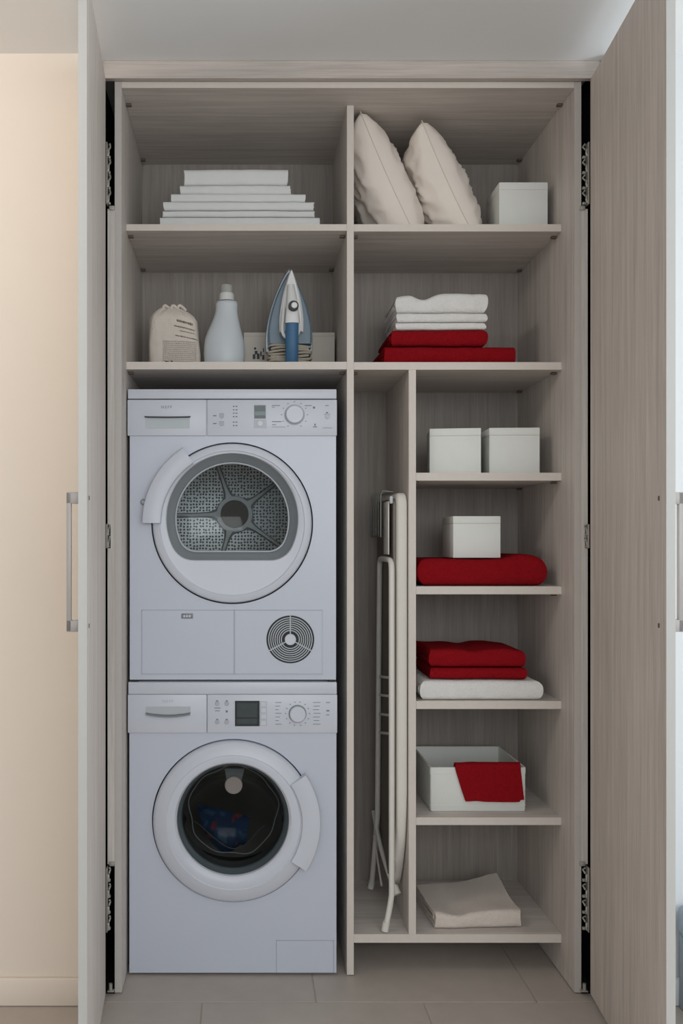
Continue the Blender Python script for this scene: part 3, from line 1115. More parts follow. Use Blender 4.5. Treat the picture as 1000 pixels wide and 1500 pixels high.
def bumpy(z, a, seed, fx=7.0, fy=5.0, extra=None):
    return lambda x, y: z + a * nz3(x * fx, y * fy, seed) + a * .4 * nz3(x * fx * 3, y * fy * 2, seed + 3) + (extra(x, y) if extra else 0)


def up(f, d=.0006): return lambda x, y: f(x, y) + d


# ---- folded sheets, upper left
dS = D0 + .20
tops = [flat(S['L1'] + .0006)]
lay = [(236, 467, 323.5, .0006, 3), (239, 459, 314, .0011, 3), (241, 458, 301.5, .0012, 2), (252, 446, 289.5, .0012, 2), (265, 424.5, 275.5, .001, 2), (270, 421, 251, .0022, 2)]
lab = ['thin white folded sheet at the very bottom of the linen stack, upper left shelf',
       'wide white folded sheet second from the bottom of the upper left linen stack',
       'wide white folded sheet third from the bottom of the upper left linen stack',
       'medium white folded sheet in the middle, just below the two narrow ones',
       'narrow white folded sheet directly under the thick topmost one',
       'thick narrow white folded sheet on top of the upper left linen stack']
for i, (a, b, py, amp, ly) in enumerate(lay):
    tp = bumpy(Z_(py, dS), amp, i * 3.3, 6, 3)
    zb = tops[-1]
    T = Z_(py, dS) - zb(0, 0)
    folded('folded_sheet', lab[i], 'sheet', 'linen', X_(a, dS), X_(b, dS), YS + .055 + (.012 if i > 3 else 0) + .003 * (i % 2), .27, zb, tp, T, 2 if T > .02 else 1, seed=i * 1.7 + 1, group='folded sheets on the upper left shelf', ragged=.004, squash=.5)
    tops.append(up(tp))

# ---- towels, second shelf right
dT = D0 + .175
z = S['R2']
t1 = bumpy(Z_(508.5, dT), .0015, 1.1)
t2 = bumpy(Z_(484, dT), .0025, 5.2, 8)
t3 = bumpy(Z_(473.5, dT), .0012, 5.2, 8)
t4 = bumpy(Z_(459.5, dT), .0012, 8.2, 8)
t5 = bumpy(Z_(430, dT), .004, 9.2, 9, 4, lambda x, y: -.016 * math.exp(-((x - X_(620, dT)) / .030) ** 2) - .008 * max(0, (X_(600, dT) - x) / .04))
gW = 'towels in the stack on the second right shelf'
folded('folded_towel', 'wide thin red towel at the bottom of the stack under white towels', 'towel', 'red', X_(561, dT), X_(752, dT), YS + .045, .26, flat(z + .0006), t1, Z_(508.5, dT) - z, 1, 2.0, gW, ragged=.005, squash=.8, roundx=.004, wob=.004)
folded('folded_towel', 'thick red towel between the wide red one and the white towels', 'towel', 'red', X_(571, dT), X_(713, dT), YS + .052, .24, up(t1), t2, Z_(484, dT) - Z_(508.5, dT), 2, 3.0, gW, ragged=.006, squash=.8, roundx=.011, wob=.004)
folded('folded_towel', 'thin white towel lying directly on the thick red towel', 'towel', 'terry', X_(581, dT), X_(711, dT), YS + .056, .23, up(t2), up(t3), .021, 1, 4.0, gW, ragged=.010, squash=.8, roundx=.007, wob=.003)
folded('folded_towel', 'white towel in the middle of three white ones on red towels', 'towel', 'terry', X_(580, dT), X_(712.5, dT), YS + .054, .23, up(t3, .0014), t4, .028, 1, 5.0, gW, ragged=.007, squash=.8, roundx=.007, wob=.003)
folded('folded_towel', 'plump white towel with wavy top crowning the red and white stack', 'towel', 'terry', X_(579, dT), X_(713, dT), YS + .055, .23, up(t4), t5, .06, 2, 6.0, gW, ragged=.006, wob=.004, squash=.8, roundx=.013)

# ---- big red towel under the white box
z = S['C2']
dT = D0 + .15
tb = lambda x, y: 1.2035 + .0035 * nz3(x * 8, y * 6, 2.2) + .012 * max(0, min(1, (x - X_(735, dT)) / .05)) * max(0, min(1, (X_(800, dT) - x) / .05)) - .002
folded('folded_towel', 'big plump red towel lying under a white box on the narrow shelf', 'towel', 'red', XE1 + .006, X_(798, dT), YS + .018, .27, flat(z + .0006), tb, .08, 3, 7.0, None, roundx=.035, ragged=.004, wob=.004)

# ---- two red towels on a white one
z = S['C3']
dT = 2.785
w1 = bumpy(Z_(996, 2.80), .002, 3.3, 8, 6)
folded('folded_towel', 'white terry towel lying beneath two red towels on the narrow shelf', 'towel', 'terry', X_(614, dT), X_(794, dT), YS + .012, .27, flat(z + .0006), w1, .052, 2, 8.0, 'towels on the third narrow shelf', roundx=.02, wob=.003)
r1 = bumpy(Z_(976, 2.83), .0018, 6.1, 7)
folded('folded_towel', 'lower of two red towels resting on a white terry towel', 'towel', 'red', X_(625, 2.84), X_(768, 2.82), YS + .030, .23, up(w1, .001), r1, .042, 1, 9.0, 'towels on the third narrow shelf', roundx=.008, ragged=.006, wob=.003)
r2 = bumpy(Z_(949, 2.83), .004, 7.7, 9, 5, lambda x, y: -.007 * math.exp(-((x - X_(690, 2.83)) / .028) ** 2) - .010 * max(0, (x - X_(735, 2.83)) / .07))
folded('folded_towel', 'upper of two red towels resting on a white terry towel', 'towel', 'red', X_(624, 2.84), X_(767, 2.82), YS + .032, .23, up(r1, .001), r2, .054, 2, 10.0, 'towels on the third narrow shelf', roundx=.010, ragged=.007, wob=.003)

# ---- beige towel at the bottom
z = S['B']
dT = 2.80
tbg = lambda x, y: z + .050 + .006 * nz3(x * 9, y * 8, 1.4) - .012 * math.exp(-((x - X_(668, dT)) ** 2) / .0012) * math.exp(-((y - YS - .09) ** 2) / .004) + .018 * max(0, (x - X_(690, dT)) / .1) * max(0, (y - YS - .10) / .14)
folded('folded_towel', 'beige folded towel lying alone on the lowest shelf', 'towel', 'beige', X_(634, dT), X_(762, dT), YS + .034, .235, flat(z + .0006), tbg, .05, 2, 11.0, None, ragged=.008, rz=math.radians(3), wob=.003, squash=.75)


# ---- pillows
PLX0, PLZ0 = X_(596, 2.86), Z_(250, 2.86)
PLM = (X_(624, 2.86) - PLX0) / (Z_(318, 2.86) - PLZ0)     # the slanting plane where the two pillows touch


def pillow(label, px_top, py_top, px_bot, d, zb, Hh, Th, Dp, seed, yfront, lim):
    """plump cushion seen on its edge: top corner leans left"""
    xt, xb = X_(px_top, d), X_(px_bot, d)
    zt = Z_(py_top, d)
    zfl, zb = zb, zb - .035
    bm = new()
    n = 44
    axis = Vector((xt - xb, 0, zt - zb))
    Lh = axis.length / 2
    e1 = axis.normalized()                       # up along the leaning cushion
    e2 = Vector((0, 1, 0))                       # into the cabinet
    e3 = e1.cross(e2).normalized()               # thickness
    c = Vector(((xt + xb) / 2, yfront + Dp / 2, (zt + zb) / 2))
    side = {}
    for sgn in (1, -1):
        for i in range(n + 1):
            for j in range(n + 1):
                u, v = -1 + 2 * i / n, -1 + 2 * j / n
                edge = (i in (0, n)) or (j in (0, n))
                if sgn < 0 and edge:
                    side[(sgn, i, j)] = side[(1, i, j)]
                    continue
                # slightly hollow sides between pointed corners
                pu = u * (1 - .10 * (1 - v * v) * (abs(u) ** 3))
                pv = v * (1 - .10 * (1 - u * u) * (abs(v) ** 3))
                h = ((1 - u * u) * (1 - v * v)) ** .36
                wr = .010 * noise.noise(Vector((u * 2.2, v * 2.2, seed + sgn))) + .005 * noise.noise(Vector((u * 6 + v * 3, v * 6, seed + 4)))
                wr += .005 * math.sin(9 * (u + v) + seed) * (1 - h) * 2
                rdg = 1 - abs(noise.noise(Vector((u * 1.6 + v * 1.1 + seed, (u - v) * 3.2, seed + 2))))
                wr += .016 * (rdg ** 5 - .4)
                p = c + e1 * pu * Lh + e2 * pv * Dp / 2 + e3 * sgn * (Th / 2 * h + wr * h)
                p.z = max(p.z, zfl + .001)
                p.x = max(p.x, XD1 + .0015)
                side_x = PLX0 + (p.z - PLZ0) * PLM
                if lim < 0: p.x = min(p.x, side_x - .0012)
                if lim > 0: p.x = max(p.x, side_x + .0012)
                side[(sgn, i, j)] = bm.verts.new(p)
    for sgn in (1, -1):
        for i in range(n):
            for j in range(n):
                bm.faces.new([side[(sgn, a, b)] for a, b in ((i, j), (i + 1, j), (i + 1, j + 1), (i, j + 1))])
    border = [side[(1, i, 0)].co.copy() for i in range(n + 1)] + [side[(1, n, j)].co.copy() for j in range(1, n + 1)] + \
             [side[(1, i, n)].co.copy() for i in range(n - 1, -1, -1)] + [side[(1, 0, j)].co.copy() for j in range(n - 1, 0, -1)]
    root = thing('pillow', label, 'pillow', (c.x, c.y, zfl), 'pillows on the upper right shelf')
    obj('cover', bm, 'pillow', root, smooth=80)
    b2 = new()
    for p in border: p.z = max(p.z, zfl + .0028); p.x = max(p.x, XD1 + .004)
    tube(b2, border, .0016, 6, closed=True)
    obj('seam', b2, 'seamcloth', root, smooth=80)


dP = D0 + .20
pillow('plump cream pillow leaning left against the middle divider', 524, 177, 606, dP, S['R1'], .33, .170, .34, 1.3, YS + .03, -1)
pillow('plump cream pillow leaning on the first, beside the white box', 612, 190, 690, dP, S['R1'], .31, .168, .34, 6.1, YS + .03, 1)


# ================================================================== WHITE BOXES
def lidded_box(label, x0, x1, yf, dep, z0, z1, rot, group=None):
    root = thing('storage_box', label, 'box', ((x0 + x1) / 2, yf + dep / 2, z0), group)
    piv = (x0, yf, 0)
    lh = min(.022, (z1 - z0) * .18)
    bm = new(); box(bm, x0 + .0002, x1 - .0002, yf + .0002, yf + dep - .0002, z0, z1 - lh, .0006, rot, piv)
    obj('body', bm, 'boxwhite', root, smooth=40)
    bm = new(); box(bm, x0, x1, yf, yf + dep, z1 - lh + .0004, z1, .0010, rot, piv)
    obj('lid', bm, 'boxwhite', root, smooth=40)
    # bottom rim line
    bm = new(); box(bm, x0 - .0002, x1 + .0002, yf - .0002, yf + dep + .0002, z0 + .006, z0 + .0072, 0, rot, piv)
    obj('bottom_rib', bm, 'boxwhite', root)


dB = D0 + .16
gB = 'white lidded boxes'
lidded_box('white lidded box beside the cream pillows on the upper right shelf', X_(731, dB), X_(802, dB), .16, .15, S['R1'] + .0006, Z_(267, dB), 0, gB)
lidded_box('left one of the two white lidded boxes standing side by side', X_(629, dB), X_(702.5, dB), .16, .15, S['C1'] + .0006, Z_(628, dB), math.radians(-8), gB)
lidded_box('right one of the two white lidded boxes standing side by side', X_(717, dB), X_(790, dB), .165, .15, S['C1'] + .0006, Z_(626.5, dB), math.radians(-3), gB)
zt_ = max(tb(X_(p, dB), .16 + q) for p in (650, 690, 730) for q in (0, .05, .1, .14)) + .001
lidded_box('white lidded box sitting on the big red towel', X_(664, dB), X_(733.5, dB), .165, .15, zt_, Z_(756, dB), 0, gB)

# ---- open tray with a red towel over its front
zt = S['C4']
TX0, TX1, TY0, TY1, TZ1 = X_(629.5, 2.83), X_(770, 2.83), .168, .458, .587
root = thing('storage_tray', 'open white box with a red towel over its front wall', 'box', ((TX0 + TX1) / 2, (TY0 + TY1) / 2, zt))
bm = new()
w_ = .006
z0 = zt + .0006


def rect(x0, x1, y0, y1, z, r=.006, n=4):
    out = []
    for (cx_, cy_, a0) in ((x1 - r, y1 - r, 0), (x0 + r, y1 - r, 90), (x0 + r, y0 + r, 180), (x1 - r, y0 + r, 270)):
        for i in range(n + 1):
            a = math.radians(a0 + 90 * i / n)
            out.append((cx_ + r * math.cos(a), cy_ + r * math.sin(a), z))
    return out


def rr(o, z): return rect(TX0 + o, TX1 - o, TY0 + o, TY1 - o, z, max(.002, .006 - o * .6))


loft(bm, [rr(.003, z0), rr(.0008, z0 + .003), rr(.0008, TZ1 - .022), rr(.0014, TZ1 - .0215), rr(.0014, TZ1 - .020), rr(0, TZ1 - .0195), rr(0, TZ1 - .001), rr(.001, TZ1), rr(w_ - .001, TZ1), rr(w_, TZ1 - .001), rr(w_, z0 + .005)], cap0=True, cap1=True)
obj('body', bm, 'boxwhite', root, smooth=40)
bm = new(); box(bm, TX0 + .0003, TX1 - .0003, TY0 + .0003, TY0 + .0006, z0 + .018, z0 + .0192)
obj('rib', bm, 'boxwhite', root)

# towel hanging over the tray's front wall
bm = new()
path = []
th = .011
yo_, yi = TY0 - th / 2 - .0012, TY0 + w_ + th / 2 + .0012
for i in range(14): path.append((yo_, TZ1 - .098 + .1005 * i / 14))
for i in range(9):
    a = PI - PI * i / 8
    cyy = (yo_ + yi) / 2
    path.append((cyy + (yi - yo_) / 2 * math.cos(a), TZ1 + .0025 + .008 * math.sin(a)))
for i in range(1, 8): path.append((yi, TZ1 + .0025 - .06 * i / 7))
npth = len(path)
rows = []
nx = 36
for i in range(nx + 1):
    s = i / nx
    A, B = [], []
    for q, (y, z_) in enumerate(path):
        drop = max(0, (TZ1 - z_)) / .1 if q < 18 else 0
        xl = X_(667 + 15 * drop ** 1.1, 2.82); xr = X_(762 + 5 * drop, 2.82)
        xx = xl + (xr - xl) * s
        p0, p1 = path[max(q - 1, 0)], path[min(q + 1, npth - 1)]
        ty, tz = p1[0] - p0[0], p1[1] - p0[1]; l = math.hypot(ty, tz)
        ny, nz_ = -tz / l, ty / l
        bz_ = z_ + (.004 * nz3(xx * 22, 3.3) if q < 4 else 0) + (.003 * nz3(xx * 15, 1.1) if 10 < q < 26 else 0)
        bz_ += (.006 * (1 if s > .93 else 0)) if q < 3 else 0
        wv = .0025 * (nz3(xx * 30, z_ * 20, 2.0) + .5) * drop
        hh = th / 2 * (.82 + .18 * abs(nz3(xx * 20, z_ * 30, 8)))
        A.append(Vector((xx, y + ny * hh - wv, bz_ + nz_ * hh))); B.append(Vector((xx, y - ny * th / 2 * .9 , bz_ - nz_ * th / 2 * .9)))
    rows.append(A + B[::-1])
R_ = loft(bm, rows)
for end in (R_[0], R_[-1]):
    for i in range(npth - 1): bm.faces.new((end[i], end[i + 1], end[2 * npth - 2 - i], end[2 * npth - 1 - i]))
o = obj('hanging_towel', bm, 'red', smooth=60, anchor='base')
tag(o, 'red towel draped over the front wall of the open white box', 'towel')

# ================================================================== SECOND SHELF, LEFT
zs = S['L2']
# ---- calico sack with printing
dK = D0 + .20
yk = .30
sx, sw, sh = X_(253, dK), X_(292, dK) - X_(214, dK), Z_(441, dK) - zs
root = thing('cloth_sack', 'cream cloth sack with brown print and gathered top', 'sack', (sx, yk, zs))


def sack_pt(t, v):
    """t angle, v height 0..1"""
    e = .55
    c, s = math.cos(t), math.sin(t)
    wv = .96 + .04 * math.sin(v * 5) - .05 * max(0, (v - .45)) + (.03 if v < .1 else 0)
    if v > .80: wv *= 1 - .55 * ((v - .80) / .20) ** 2
    hx, hy = sw / 2 * wv, .052 * (1 - .25 * v) * (1 if v < .8 else 1 - .6 * ((v - .8) / .2) ** 2)
    x = sx + hx * (1 if c >= 0 else -1) * abs(c) ** e - .006 * v
    y = yk + hy * (1 if s >= 0 else -1) * abs(s) ** e
    wr = .003 * noise.noise(Vector((c * 2, s * 2, v * 3))) + (.004 * math.sin(t * 13) * max(0, (v - .82) / .18))
    z = zs + .001 + sh * v + (.006 * noise.noise(Vector((c * 3, s * 3, 7))) + .004 * math.sin(t * 11)) * max(0, (v - .85) / .15) - .012 * max(0, c) * max(0, (v - .7) / .3)
    return Vector((x + wr * c, y + wr * s, z))


bm = new()
nt_, nv = 72, 30
loops = [[sack_pt(2 * PI * i / nt_, j / nv) for i in range(nt_)] for j in range(nv + 1)]
loops.append([p.lerp(Vector((sx - .006, yk, p.z - .012)), .55) for p in loops[-1]])
loft(bm, loops, cap0=True, cap1=True)
sk = obj('bag', bm, 'sack', root, smooth=70)
bm = new()
for (xx, a) in ((-.025, .4), (.02, -.3), (.0, .1)):
    P = [(sx + xx - .014, yk - .012, zs + sh - .006), (sx + xx - .006, yk - .02, zs + sh + .006), (sx + xx + .004, yk - .016, zs + sh + .002), (sx + xx + .014, yk - .012, zs + sh - .008)]
    tube(bm, smooth_path(P, 5), .0045, 8)
obj('gathered_top', bm, 'sack', root, smooth=70)


def sack_front(px, py):
    """point on the sack's front face under a pixel of the photograph"""
    x, z = X_(px, dK - .05), Z_(py, dK - .05)
    v = max(0, min(.97, (z - zs) / sh))
    best, bt = 9, None
    for i in range(61):
        t = PI + PI * i / 60
        p = sack_pt(t, v)
        if abs(p.x - x) < best: best, bt = abs(p.x - x), p
    return Vector((x, bt.y - .0008, z))


def print_run(bm, x0, y0, x1, y1, h, dash):
    x = x0
    rnd = random.Random(int(x0 * 7 + y0))
    while x < x1:
        wd = dash * rnd.uniform(.5, 1.1)
        xe = min(x + wd, x1)
        f = lambda q: y0 + (y1 - y0) * (q - x0) / (x1 - x0)
        hh = h * rnd.uniform(.6, 1)
        ps = [sack_front(x, f(x) - hh / 2), sack_front(xe, f(xe) - hh / 2), sack_front(xe, f(xe) + hh / 2), sack_front(x, f(x) + hh / 2)]
        vs = [bm.verts.new(p) for p in ps]
        bm.faces.new(vs)
        x = xe + dash * .28
    return bm


bm = new()
print_run(bm, 255, 457, 279, 463, 4.2, 2.4); print_run(bm, 251, 465, 282, 472, 2.6, 2.2); print_run(bm, 260, 473, 281, 477, 1.6, 1.8)
print_run(bm, 253, 480, 286, 486, 2.2, 2.0)
bmesh.ops.solidify(bm, geom=bm.faces[:], thickness=0.0003)
obj('print', bm, 'sackprint', root)['label'] = 'brown faded lettering'
bm = new()
for k in range(11): print_run(bm, 234, 489 + 3.0 * k, 285, 490.5 + 3.0 * k, 1.7, 2.6)
bmesh.ops.solidify(bm, geom=bm.faces[:], thickness=0.0003)
obj('small_print', bm, 'sackgrey', root)
bm = new()
print_run(bm, 237.5, 522, 249, 522.5, 7, 11)
bmesh.ops.solidify(bm, geom=bm.faces[:], thickness=0.0003)
obj('stamp', bm, 'sackdark', root)['label'] = 'small dark printed rectangle'
bm = new(); print_run(bm, 253, 523, 260, 523, 4, 6); print_run(bm, 265, 521, 288, 523.5, 1.4, 5)
bmesh.ops.solidify(bm, geom=bm.faces[:], thickness=0.0003)
obj('footer_print', bm, 'sackprint', root)

# ---- milky bottle
bx_, by_ = X_(327.5, dK), .29
dBt = D0 + by_
root = thing('spray_bottle', 'milky pale blue plastic bottle with a white cap beside the iron', 'bottle', (bx_, by_, zs))


def q(r, py): return (r / F * dBt, Z_(py, dBt))


prof = [(.001, zs + .0008), (.054, zs + .0008), (.0605, zs + .006)]
sh_ = [0, 0, 0]
for hw, py, dx in ((30, 519, 0), (29.6, 507, 0), (28, 496, 0), (25, 486, .5), (21.5, 476, 1.5), (18.4, 466, 2.5), (16.4, 458, 3.2), (15.9, 453, 3.5), (16.2, 448, 3.6), (16, 444.5, 3.6), (14.5, 442, 3.6), (10.5, 441, 3.6)):
    prof.append(q(hw, py)); sh_.append(dx / F * dBt)
bm = new(); loft(bm, [ringz(r, bx_ + o_, by_, z_, 48, .62 if r > .01 else 1) for (r, z_), o_ in zip(prof, sh_)], cap0=True, cap1=True)
obj('body', bm, 'bottle', root, smooth=50)
xc = bx_ + 3.4 / F * dBt
prof = [q(11.2, 440.8), q(11.2, 432), q(10.4, 430.2)]
bm = new(); loft(bm, [ringz(r, xc, by_, z_, 40) for r, z_ in prof], cap0=True, cap1=True)
obj('collar', bm, 'cap', root, smooth=40)
prof = [q(9.6, 430), q(9.4, 421), q(8.6, 418.2), q(6, 417)]
bm = new(); loft(bm, [ringz(r, xc, by_, z_, 40) for r, z_ in prof], cap0=True, cap1=True)
obj('cap', bm, 'capgrey', root, smooth=40)

# ---- carton behind the iron
dC = D0 + .40
root = thing('white_carton', 'flat white carton standing behind the steam iron', 'carton', (X_(424, dC), .43, zs))
cx0, cx1, cz1 = X_(357, dC), X_(490, dC), Z_(487, dC)
bm = new(); box(bm, cx0, cx1, .40, .46, zs + .0006, cz1, .0012)
obj('body', bm, 'card', root, smooth=40)
bm = new(); box(bm, cx0 + .001, cx1 - .001, .3992, .3998, cz1 - .012, cz1 - .011)
obj('flap_line', bm, 'sackgrey', root)
bm = new()
for (a, b, c, d) in ((370, 519, 374, 526), (373, 514, 377, 519), (376, 518, 380, 526), (381, 515, 383, 522), (372, 509, 375, 512), (384, 520, 387, 527), (385, 510, 386.5, 516)):
    box(bm, X_(a, dC), X_(c, dC), .3992, .3998, Z_(d, dC), Z_(b, dC))
obj('print', bm, 'darkprint', root)['label'] = 'small dark printed figures'

# ---- steam iron standing on its heel, sole to the back
yI = .30                      # plane of the sole's front
dI = D0 + yI - .03
iz = zs + .001
ix = X_(423, dI)
root = thing('steam_iron', 'blue and white steam iron standing upright on its heel', 'iron', (ix, yI, zs))
ki = dI / F


def iron_outline(scale_w, top_py, bot_py, y, n=22, cxp=423.5):
    """pointed-arch outline"""
    L = []
    for i in range(n + 1):
        t = i / n
        py = top_py + (bot_py - top_py) * t
        hw = 36 * scale_w * (math.sin(min(1, t * 1.02) * PI / 2) ** .80) * (1 - .05 * max(0, t - .8) / .2)
        L.append((hw, py))
    right = [(X_(cxp + hw, dI), y, Z_(py, dI)) for hw, py in L]
    left = [(X_(cxp - hw, dI), y, Z_(py, dI)) for hw, py in L[::-1]]
    return right + left[:-1]


def plate(name, sw_, t0, b0, y0, y1, m, parent, taper=.93, cxp=423.5):
    bm = new()
    hh = (b0 - t0)
    loft(bm, [iron_outline(sw_, t0, b0, y1, cxp=cxp), iron_outline(sw_, t0, b0, y0 + .006, cxp=cxp), iron_outline(sw_ * taper, t0 + hh * .03, b0 - hh * .012, y0, cxp=cxp)], cap0=True, cap1=True)
    return obj(name, bm, m, parent, smooth=35)


plate('soleplate', 1.0, 389.5, 515, yI - .012, yI + .002, 'ironsole', root, .97)
plate('skirt', .93, 398, 505, yI - .036, yI - .0125, 'ironblue', root, .9, 424.5)
plate('shell', .50, 397, 489, yI - .062, yI - .0365, 'ironwhite', root, .82, 426)
# heel block carrying the cord
bm = new(); box(bm, X_(394, dI), X_(454, dI), yI - .044, yI + .002, iz, Z_(506, dI), .006)
obj('heel', bm, 'dark', root, smooth=40)
# arched handle: white front part, blue grip
bm = new()


def hx_(px): return X_(px, dI - .09)
def hz_(py): return Z_(py, dI - .09)


front = smooth_path([(hx_(427), yI - .064, hz_(410)), (hx_(428), yI - .080, hz_(428)), (hx_(428.5), yI - .094, hz_(448)), (hx_(428.5), yI - .098, hz_(471))], 6)
L = []
for i, p in enumerate(front):
    t = i / (len(front) - 1)
    hw, hd = (5 + 5.5 * t) * ki, .012
    L.append([(p.x + hw * math.cos(a) * 1.0, p.y + hd * math.sin(a), p.z) for a in [2 * PI * k / 20 for k in range(20)]])
loft(bm, L, cap0=True, cap1=True)
obj('handle_neck', bm, 'ironwhite', root, smooth=60)
grip = smooth_path([(hx_(428.5), yI - .098, hz_(471.5)), (hx_(428), yI - .098, hz_(490)), (hx_(428), yI - .094, hz_(510)), (hx_(428), yI - .080, iz + .008 )], 6)
grip = [p if p.z > iz + .001 else Vector((p.x, p.y, iz + .001)) for p in grip]
L = []
for i, p in enumerate(grip):
    hw, hd = 9.3 * ki, .013
    L.append([(p.x + hw * math.cos(a), p.y + hd * math.sin(a), p.z) for a in [2 * PI * k / 20 for k in range(20)]])
bm = new(); loft(bm, L, cap0=True, cap1=True)
obj('grip', bm, 'ironhandle', root, smooth=60)
bm = new(); box(bm, hx_(421), hx_(435), yI - .078, yI - .047, iz, iz + .028, .004)
obj('handle_foot', bm, 'ironhandle', root, smooth=40)
# white loop beside the grip
bm = new()
lp = [(hx_(417), yI - .066, hz_(445)), (hx_(415.5), yI - .070, hz_(462)), (hx_(414.5), yI - .074, hz_(478)), (hx_(417), yI - .078, hz_(487)), (hx_(423), yI - .086, hz_(492))]
tube(bm, smooth_path(lp, 6), .0055, 10)
lp = [(hx_(437), yI - .066, hz_(450)), (hx_(439), yI - .070, hz_(468)), (hx_(439), yI - .074, hz_(480)), (hx_(436), yI - .082, hz_(487))]
tube(bm, smooth_path(lp, 6), .0045, 10)
obj('side_loop', bm, 'ironwhite', root, smooth=60)
dk2 = dI - .115
bm = new(); disc(bm, 7.2 * ki, X_(430.5, dk2), Z_(444.5, dk2), yI - .122, yI - .104, 32, .002)
k_ = obj('dial', bm, 'darkprint', root, smooth=40)
bm = new(); disc(bm, 4.3 * ki, X_(431.5, dk2), Z_(444.5, dk2), yI - .127, yI - .1222, 28, .0015)
obj('dial_cap', bm, 'ironwhite', root, smooth=40)
# wound cord
for k in range(7):
    zc = Z_(527.5 - 3.7 * k, dI - .03)
    P = []
    for i in range(40):
        a = 2 * PI * i / 40
        ex, ey = abs(math.cos(a)) ** .6 * (1 if math.cos(a) >= 0 else -1), abs(math.sin(a)) ** .6 * (1 if math.sin(a) >= 0 else -1)
        P.append((X_(424, dI) + (.063 + .003 * math.sin(k * 2.1)) * ex, yI - .022 + .029 * ey, zc + .003 * math.sin(a * 2 + k)))
    bm = new(); tube(bm, P, .0039, 8, closed=True)
    obj('cord_loop', bm, 'cord', root, smooth=70)
for (xx, sg) in ((394, -1), (454, 1)):
    bm = new(); box(bm, min(X_(xx, dI), X_(xx + sg * 6, dI)), max(X_(xx, dI), X_(xx + sg * 6, dI)), yI - .03, yI - .006, iz + .004, iz + .014, .002)
    obj('cord_hook', bm, 'dark', root, smooth=40)

# ================================================================== FOLDED IRONING BOARD
zb = S['B']
root = thing('ironing_board', 'white folded ironing board standing on end beside the narrow shelves', 'ironing board', (X_(575, 2.9), YS + .20, zb))
XB0, XB1 = X_(579.5, 2.80), XE0 - .0015       # thickness of the padded board
YB0, YB1 = YS + .012, YS + .375
# the board stands vertically: outline in the y-z plane, nose down
ztop, zbot = Z_(722, 2.80), Z_(1312, 2.80)


def board_outline(inset):
    pts = []
    y0, y1 = YB0 + inset, YB1 - inset
    r = .03 - inset * .5
    zt2, zb2 = ztop - inset, zbot + inset
    def arc(cy, cz_, a0, a1, n=8, rr_=r):
        for i in range(n + 1):
            a = math.radians(a0 + (a1 - a0) * i / n); pts.append((cy + rr_ * math.cos(a), cz_ + rr_ * math.sin(a)))
    arc(y1 - r, zt2 - r, 0, 90); arc(y0 + r, zt2 - r, 90, 180)
    pts.append((y0, zb2 + .32))
    # tapering nose
    for i in range(9):
        t = i / 8
        pts.append((y0 + .115 * t ** 2.2 , zb2 + .30 * (1 - t)))
    for i in range(9):
        t = 1 - i / 8
        pts.append((y1 - .115 * t ** 2.2, zb2 + .30 * (1 - t)))
    pts.append((y1, zb2 + .32))
    return pts


bm = new()
xs = [(XB0, .010), (XB0 + .003, .003), (XB0 + .008, 0), (XB1 - .006, 0), (XB1 - .001, .004)]
loft(bm, [[(x, y, z_) for y, z_ in board_outline(i)] for x, i in xs], cap0=True, cap1=True)
obj('padded_board', bm, 'boardcover', root, smooth=50)
bm = new()
loft(bm, [[(x, y, z_) for y, z_ in board_outline(.016)] for x in (XB0 - .008, XB0 - .0004)], cap0=True, cap1=True)
obj('underside', bm, 'boardunder', root)
# leg frames
XT = X_(572.5, 2.80)
r = .0085
yn, yf_ = YS + .020, .345
bm = new()
zt_l = Z_(820, 2.82)
near = [(XT, yn, Z_(1310, 2.79)), (XT, yn, zt_l - .03), (XT, yn + .012, zt_l - .008), (XT - .002, yn + .04, zt_l), (XT - .004, yf_ - .04, zt_l), (XT - .004, yf_ - .012, zt_l - .008), (XT - .004, yf_, zt_l - .03), (XT - .005, yf_ + .04, zb + .26)]
pt = [Vector(near[0])] + smooth_path(near[1:7], 5) + [Vector(near[7])]
pt = smooth_path([(XT - .018, yn - .006, zb + .014), (XT - .006, yn - .001, zb + .07), near[0]], 5)[:-1] + pt + smooth_path([near[7], (XT - .010, yf_ + .09, zb + .10), (XT - .014, yf_ + .115, zb + .012)], 5)[1:]
tube(bm, pt, r, 12)
fr = obj('leg_frame', bm, 'tube', root, smooth=60)
for e in ((XT - .018, yn - .006), (XT - .014, yf_ + .115)):
    bm = new(); tube(bm, [(e[0] - .003, e[1], zb + .0040), (e[0] + .002, e[1], zb + .030)], .0108, 12)
    obj('rubber_foot', bm, 'tube', fr, smooth=40)
for py in (993, 1020, 1048, 1075):
    bm = new(); tube(bm, [(XT, yn + r, Z_(py, D0 + yn + r)), (XT - .004, yf_ - r, Z_(py - 2, D0 + yf_ - r))], .004, 8)
    obj('rung', bm, 'tube', fr, smooth=60)
# second, shorter frame folded against the board
X2 = XT + .0165
r2 = .0066
yn2, yf2 = YS + .085, YB - .10
bm = new()
P2 = [(X2 - .004, yn2 - .02, zb + .155), (X2 - .002, yn2, zb + .30), (X2, yn2, 1.0), (X2, yn2 + .02, 1.03), (X2, yf2 - .02, 1.03), (X2, yf2, 1.0), (X2 - .002, yf2, zb + .30), (X2 - .012, yf2 + .01, zb + .13)]
tube(bm, smooth_path(P2, 5), r2, 10)
f2 = obj('leg_frame', bm, 'tubegrey', root, smooth=60)
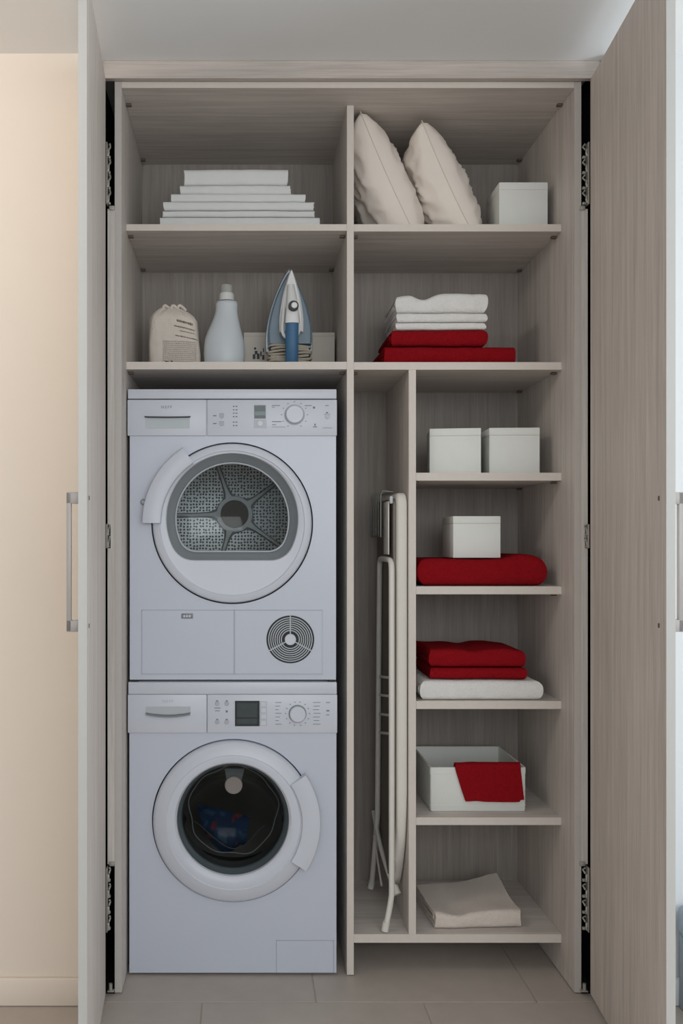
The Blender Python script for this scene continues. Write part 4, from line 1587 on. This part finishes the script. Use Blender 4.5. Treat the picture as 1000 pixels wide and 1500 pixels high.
# diagonal braces and splayed foot near the bottom
bm = new()
tube(bm, smooth_path([(XT - .010, YS + .33, zb + .26), (XT - .004, YS + .24, zb + .19), (XT + .010, YS + .14, zb + .125), (XT + .026, YS + .10, zb + .09)], 5), .0075, 10)
tube(bm, [(XT - .008, YS + .34, zb + .18), (XT + .0, YS + .22, zb + .06)], .0035, 8)
obj('brace', bm, 'tube', root, smooth=60)
bm = new(); tube(bm, [(XT + .022, YS + .108, zb + .100), (XT + .030, YS + .094, zb + .080)], .011, 12)
obj('rubber_foot', bm, 'tube', root, smooth=40)
# wire iron rest and tongue at the top
bm = new()
XW = XT - .014
wz1, wz0 = Z_(722, 3.0), Z_(786, 3.0)
wy0, wy1 = YS + .10, YS + .30
P = [(XW + .03, wy0, wz1 - .004), (XW, wy0, wz1), (XW - .006, wy0, wz1 - .01), (XW - .006, wy0, wz0), (XW - .006, wy1, wz0), (XW - .006, wy1, wz1 - .01), (XW, wy1, wz1), (XW + .03, wy1, wz1 - .004)]
tube(bm, P, .003, 8)
for k in range(1, 4):
    yy = wy0 + (wy1 - wy0) * k / 4
    tube(bm, [(XW - .006, yy, wz0), (XW - .006, yy, wz1 - .008), (XW + .03, yy, wz1 - .004)], .002, 8)
obj('iron_rest', bm, 'wire', root, smooth=60)
bm = new(); box(bm, XT - .006, XT - .002, YS + .05, YS + .14, Z_(812, 2.86), Z_(735, 2.86), .001)
obj('rest_bracket', bm, 'tube', root, smooth=40)
bm = new(); box(bm, XT - .004, XB0 - .0085, YS + .03, YS + .05, Z_(738, 2.82), Z_(727, 2.82), .002)
obj('joint_block', bm, 'ltgrey', root, smooth=40)

# ================================================================== BENCH BY THE RIGHT WALL
bx0 = X_(996, 2.55)
root = thing('low_bench', 'low pale blue-grey bench behind the right wardrobe door', 'bench', (1.75, -0.30, 0))
bm = new(); box(bm, bx0, 2.4, -.50, WY - .02, .20, .283, .02, seg=3)
obj('seat_cushion', bm, 'bench', root, smooth=50)
bm = new(); box(bm, bx0 + .01, 2.39, -.49, WY - .021, .001, .199, .004)
obj('base', bm, 'bench', root, smooth=50)
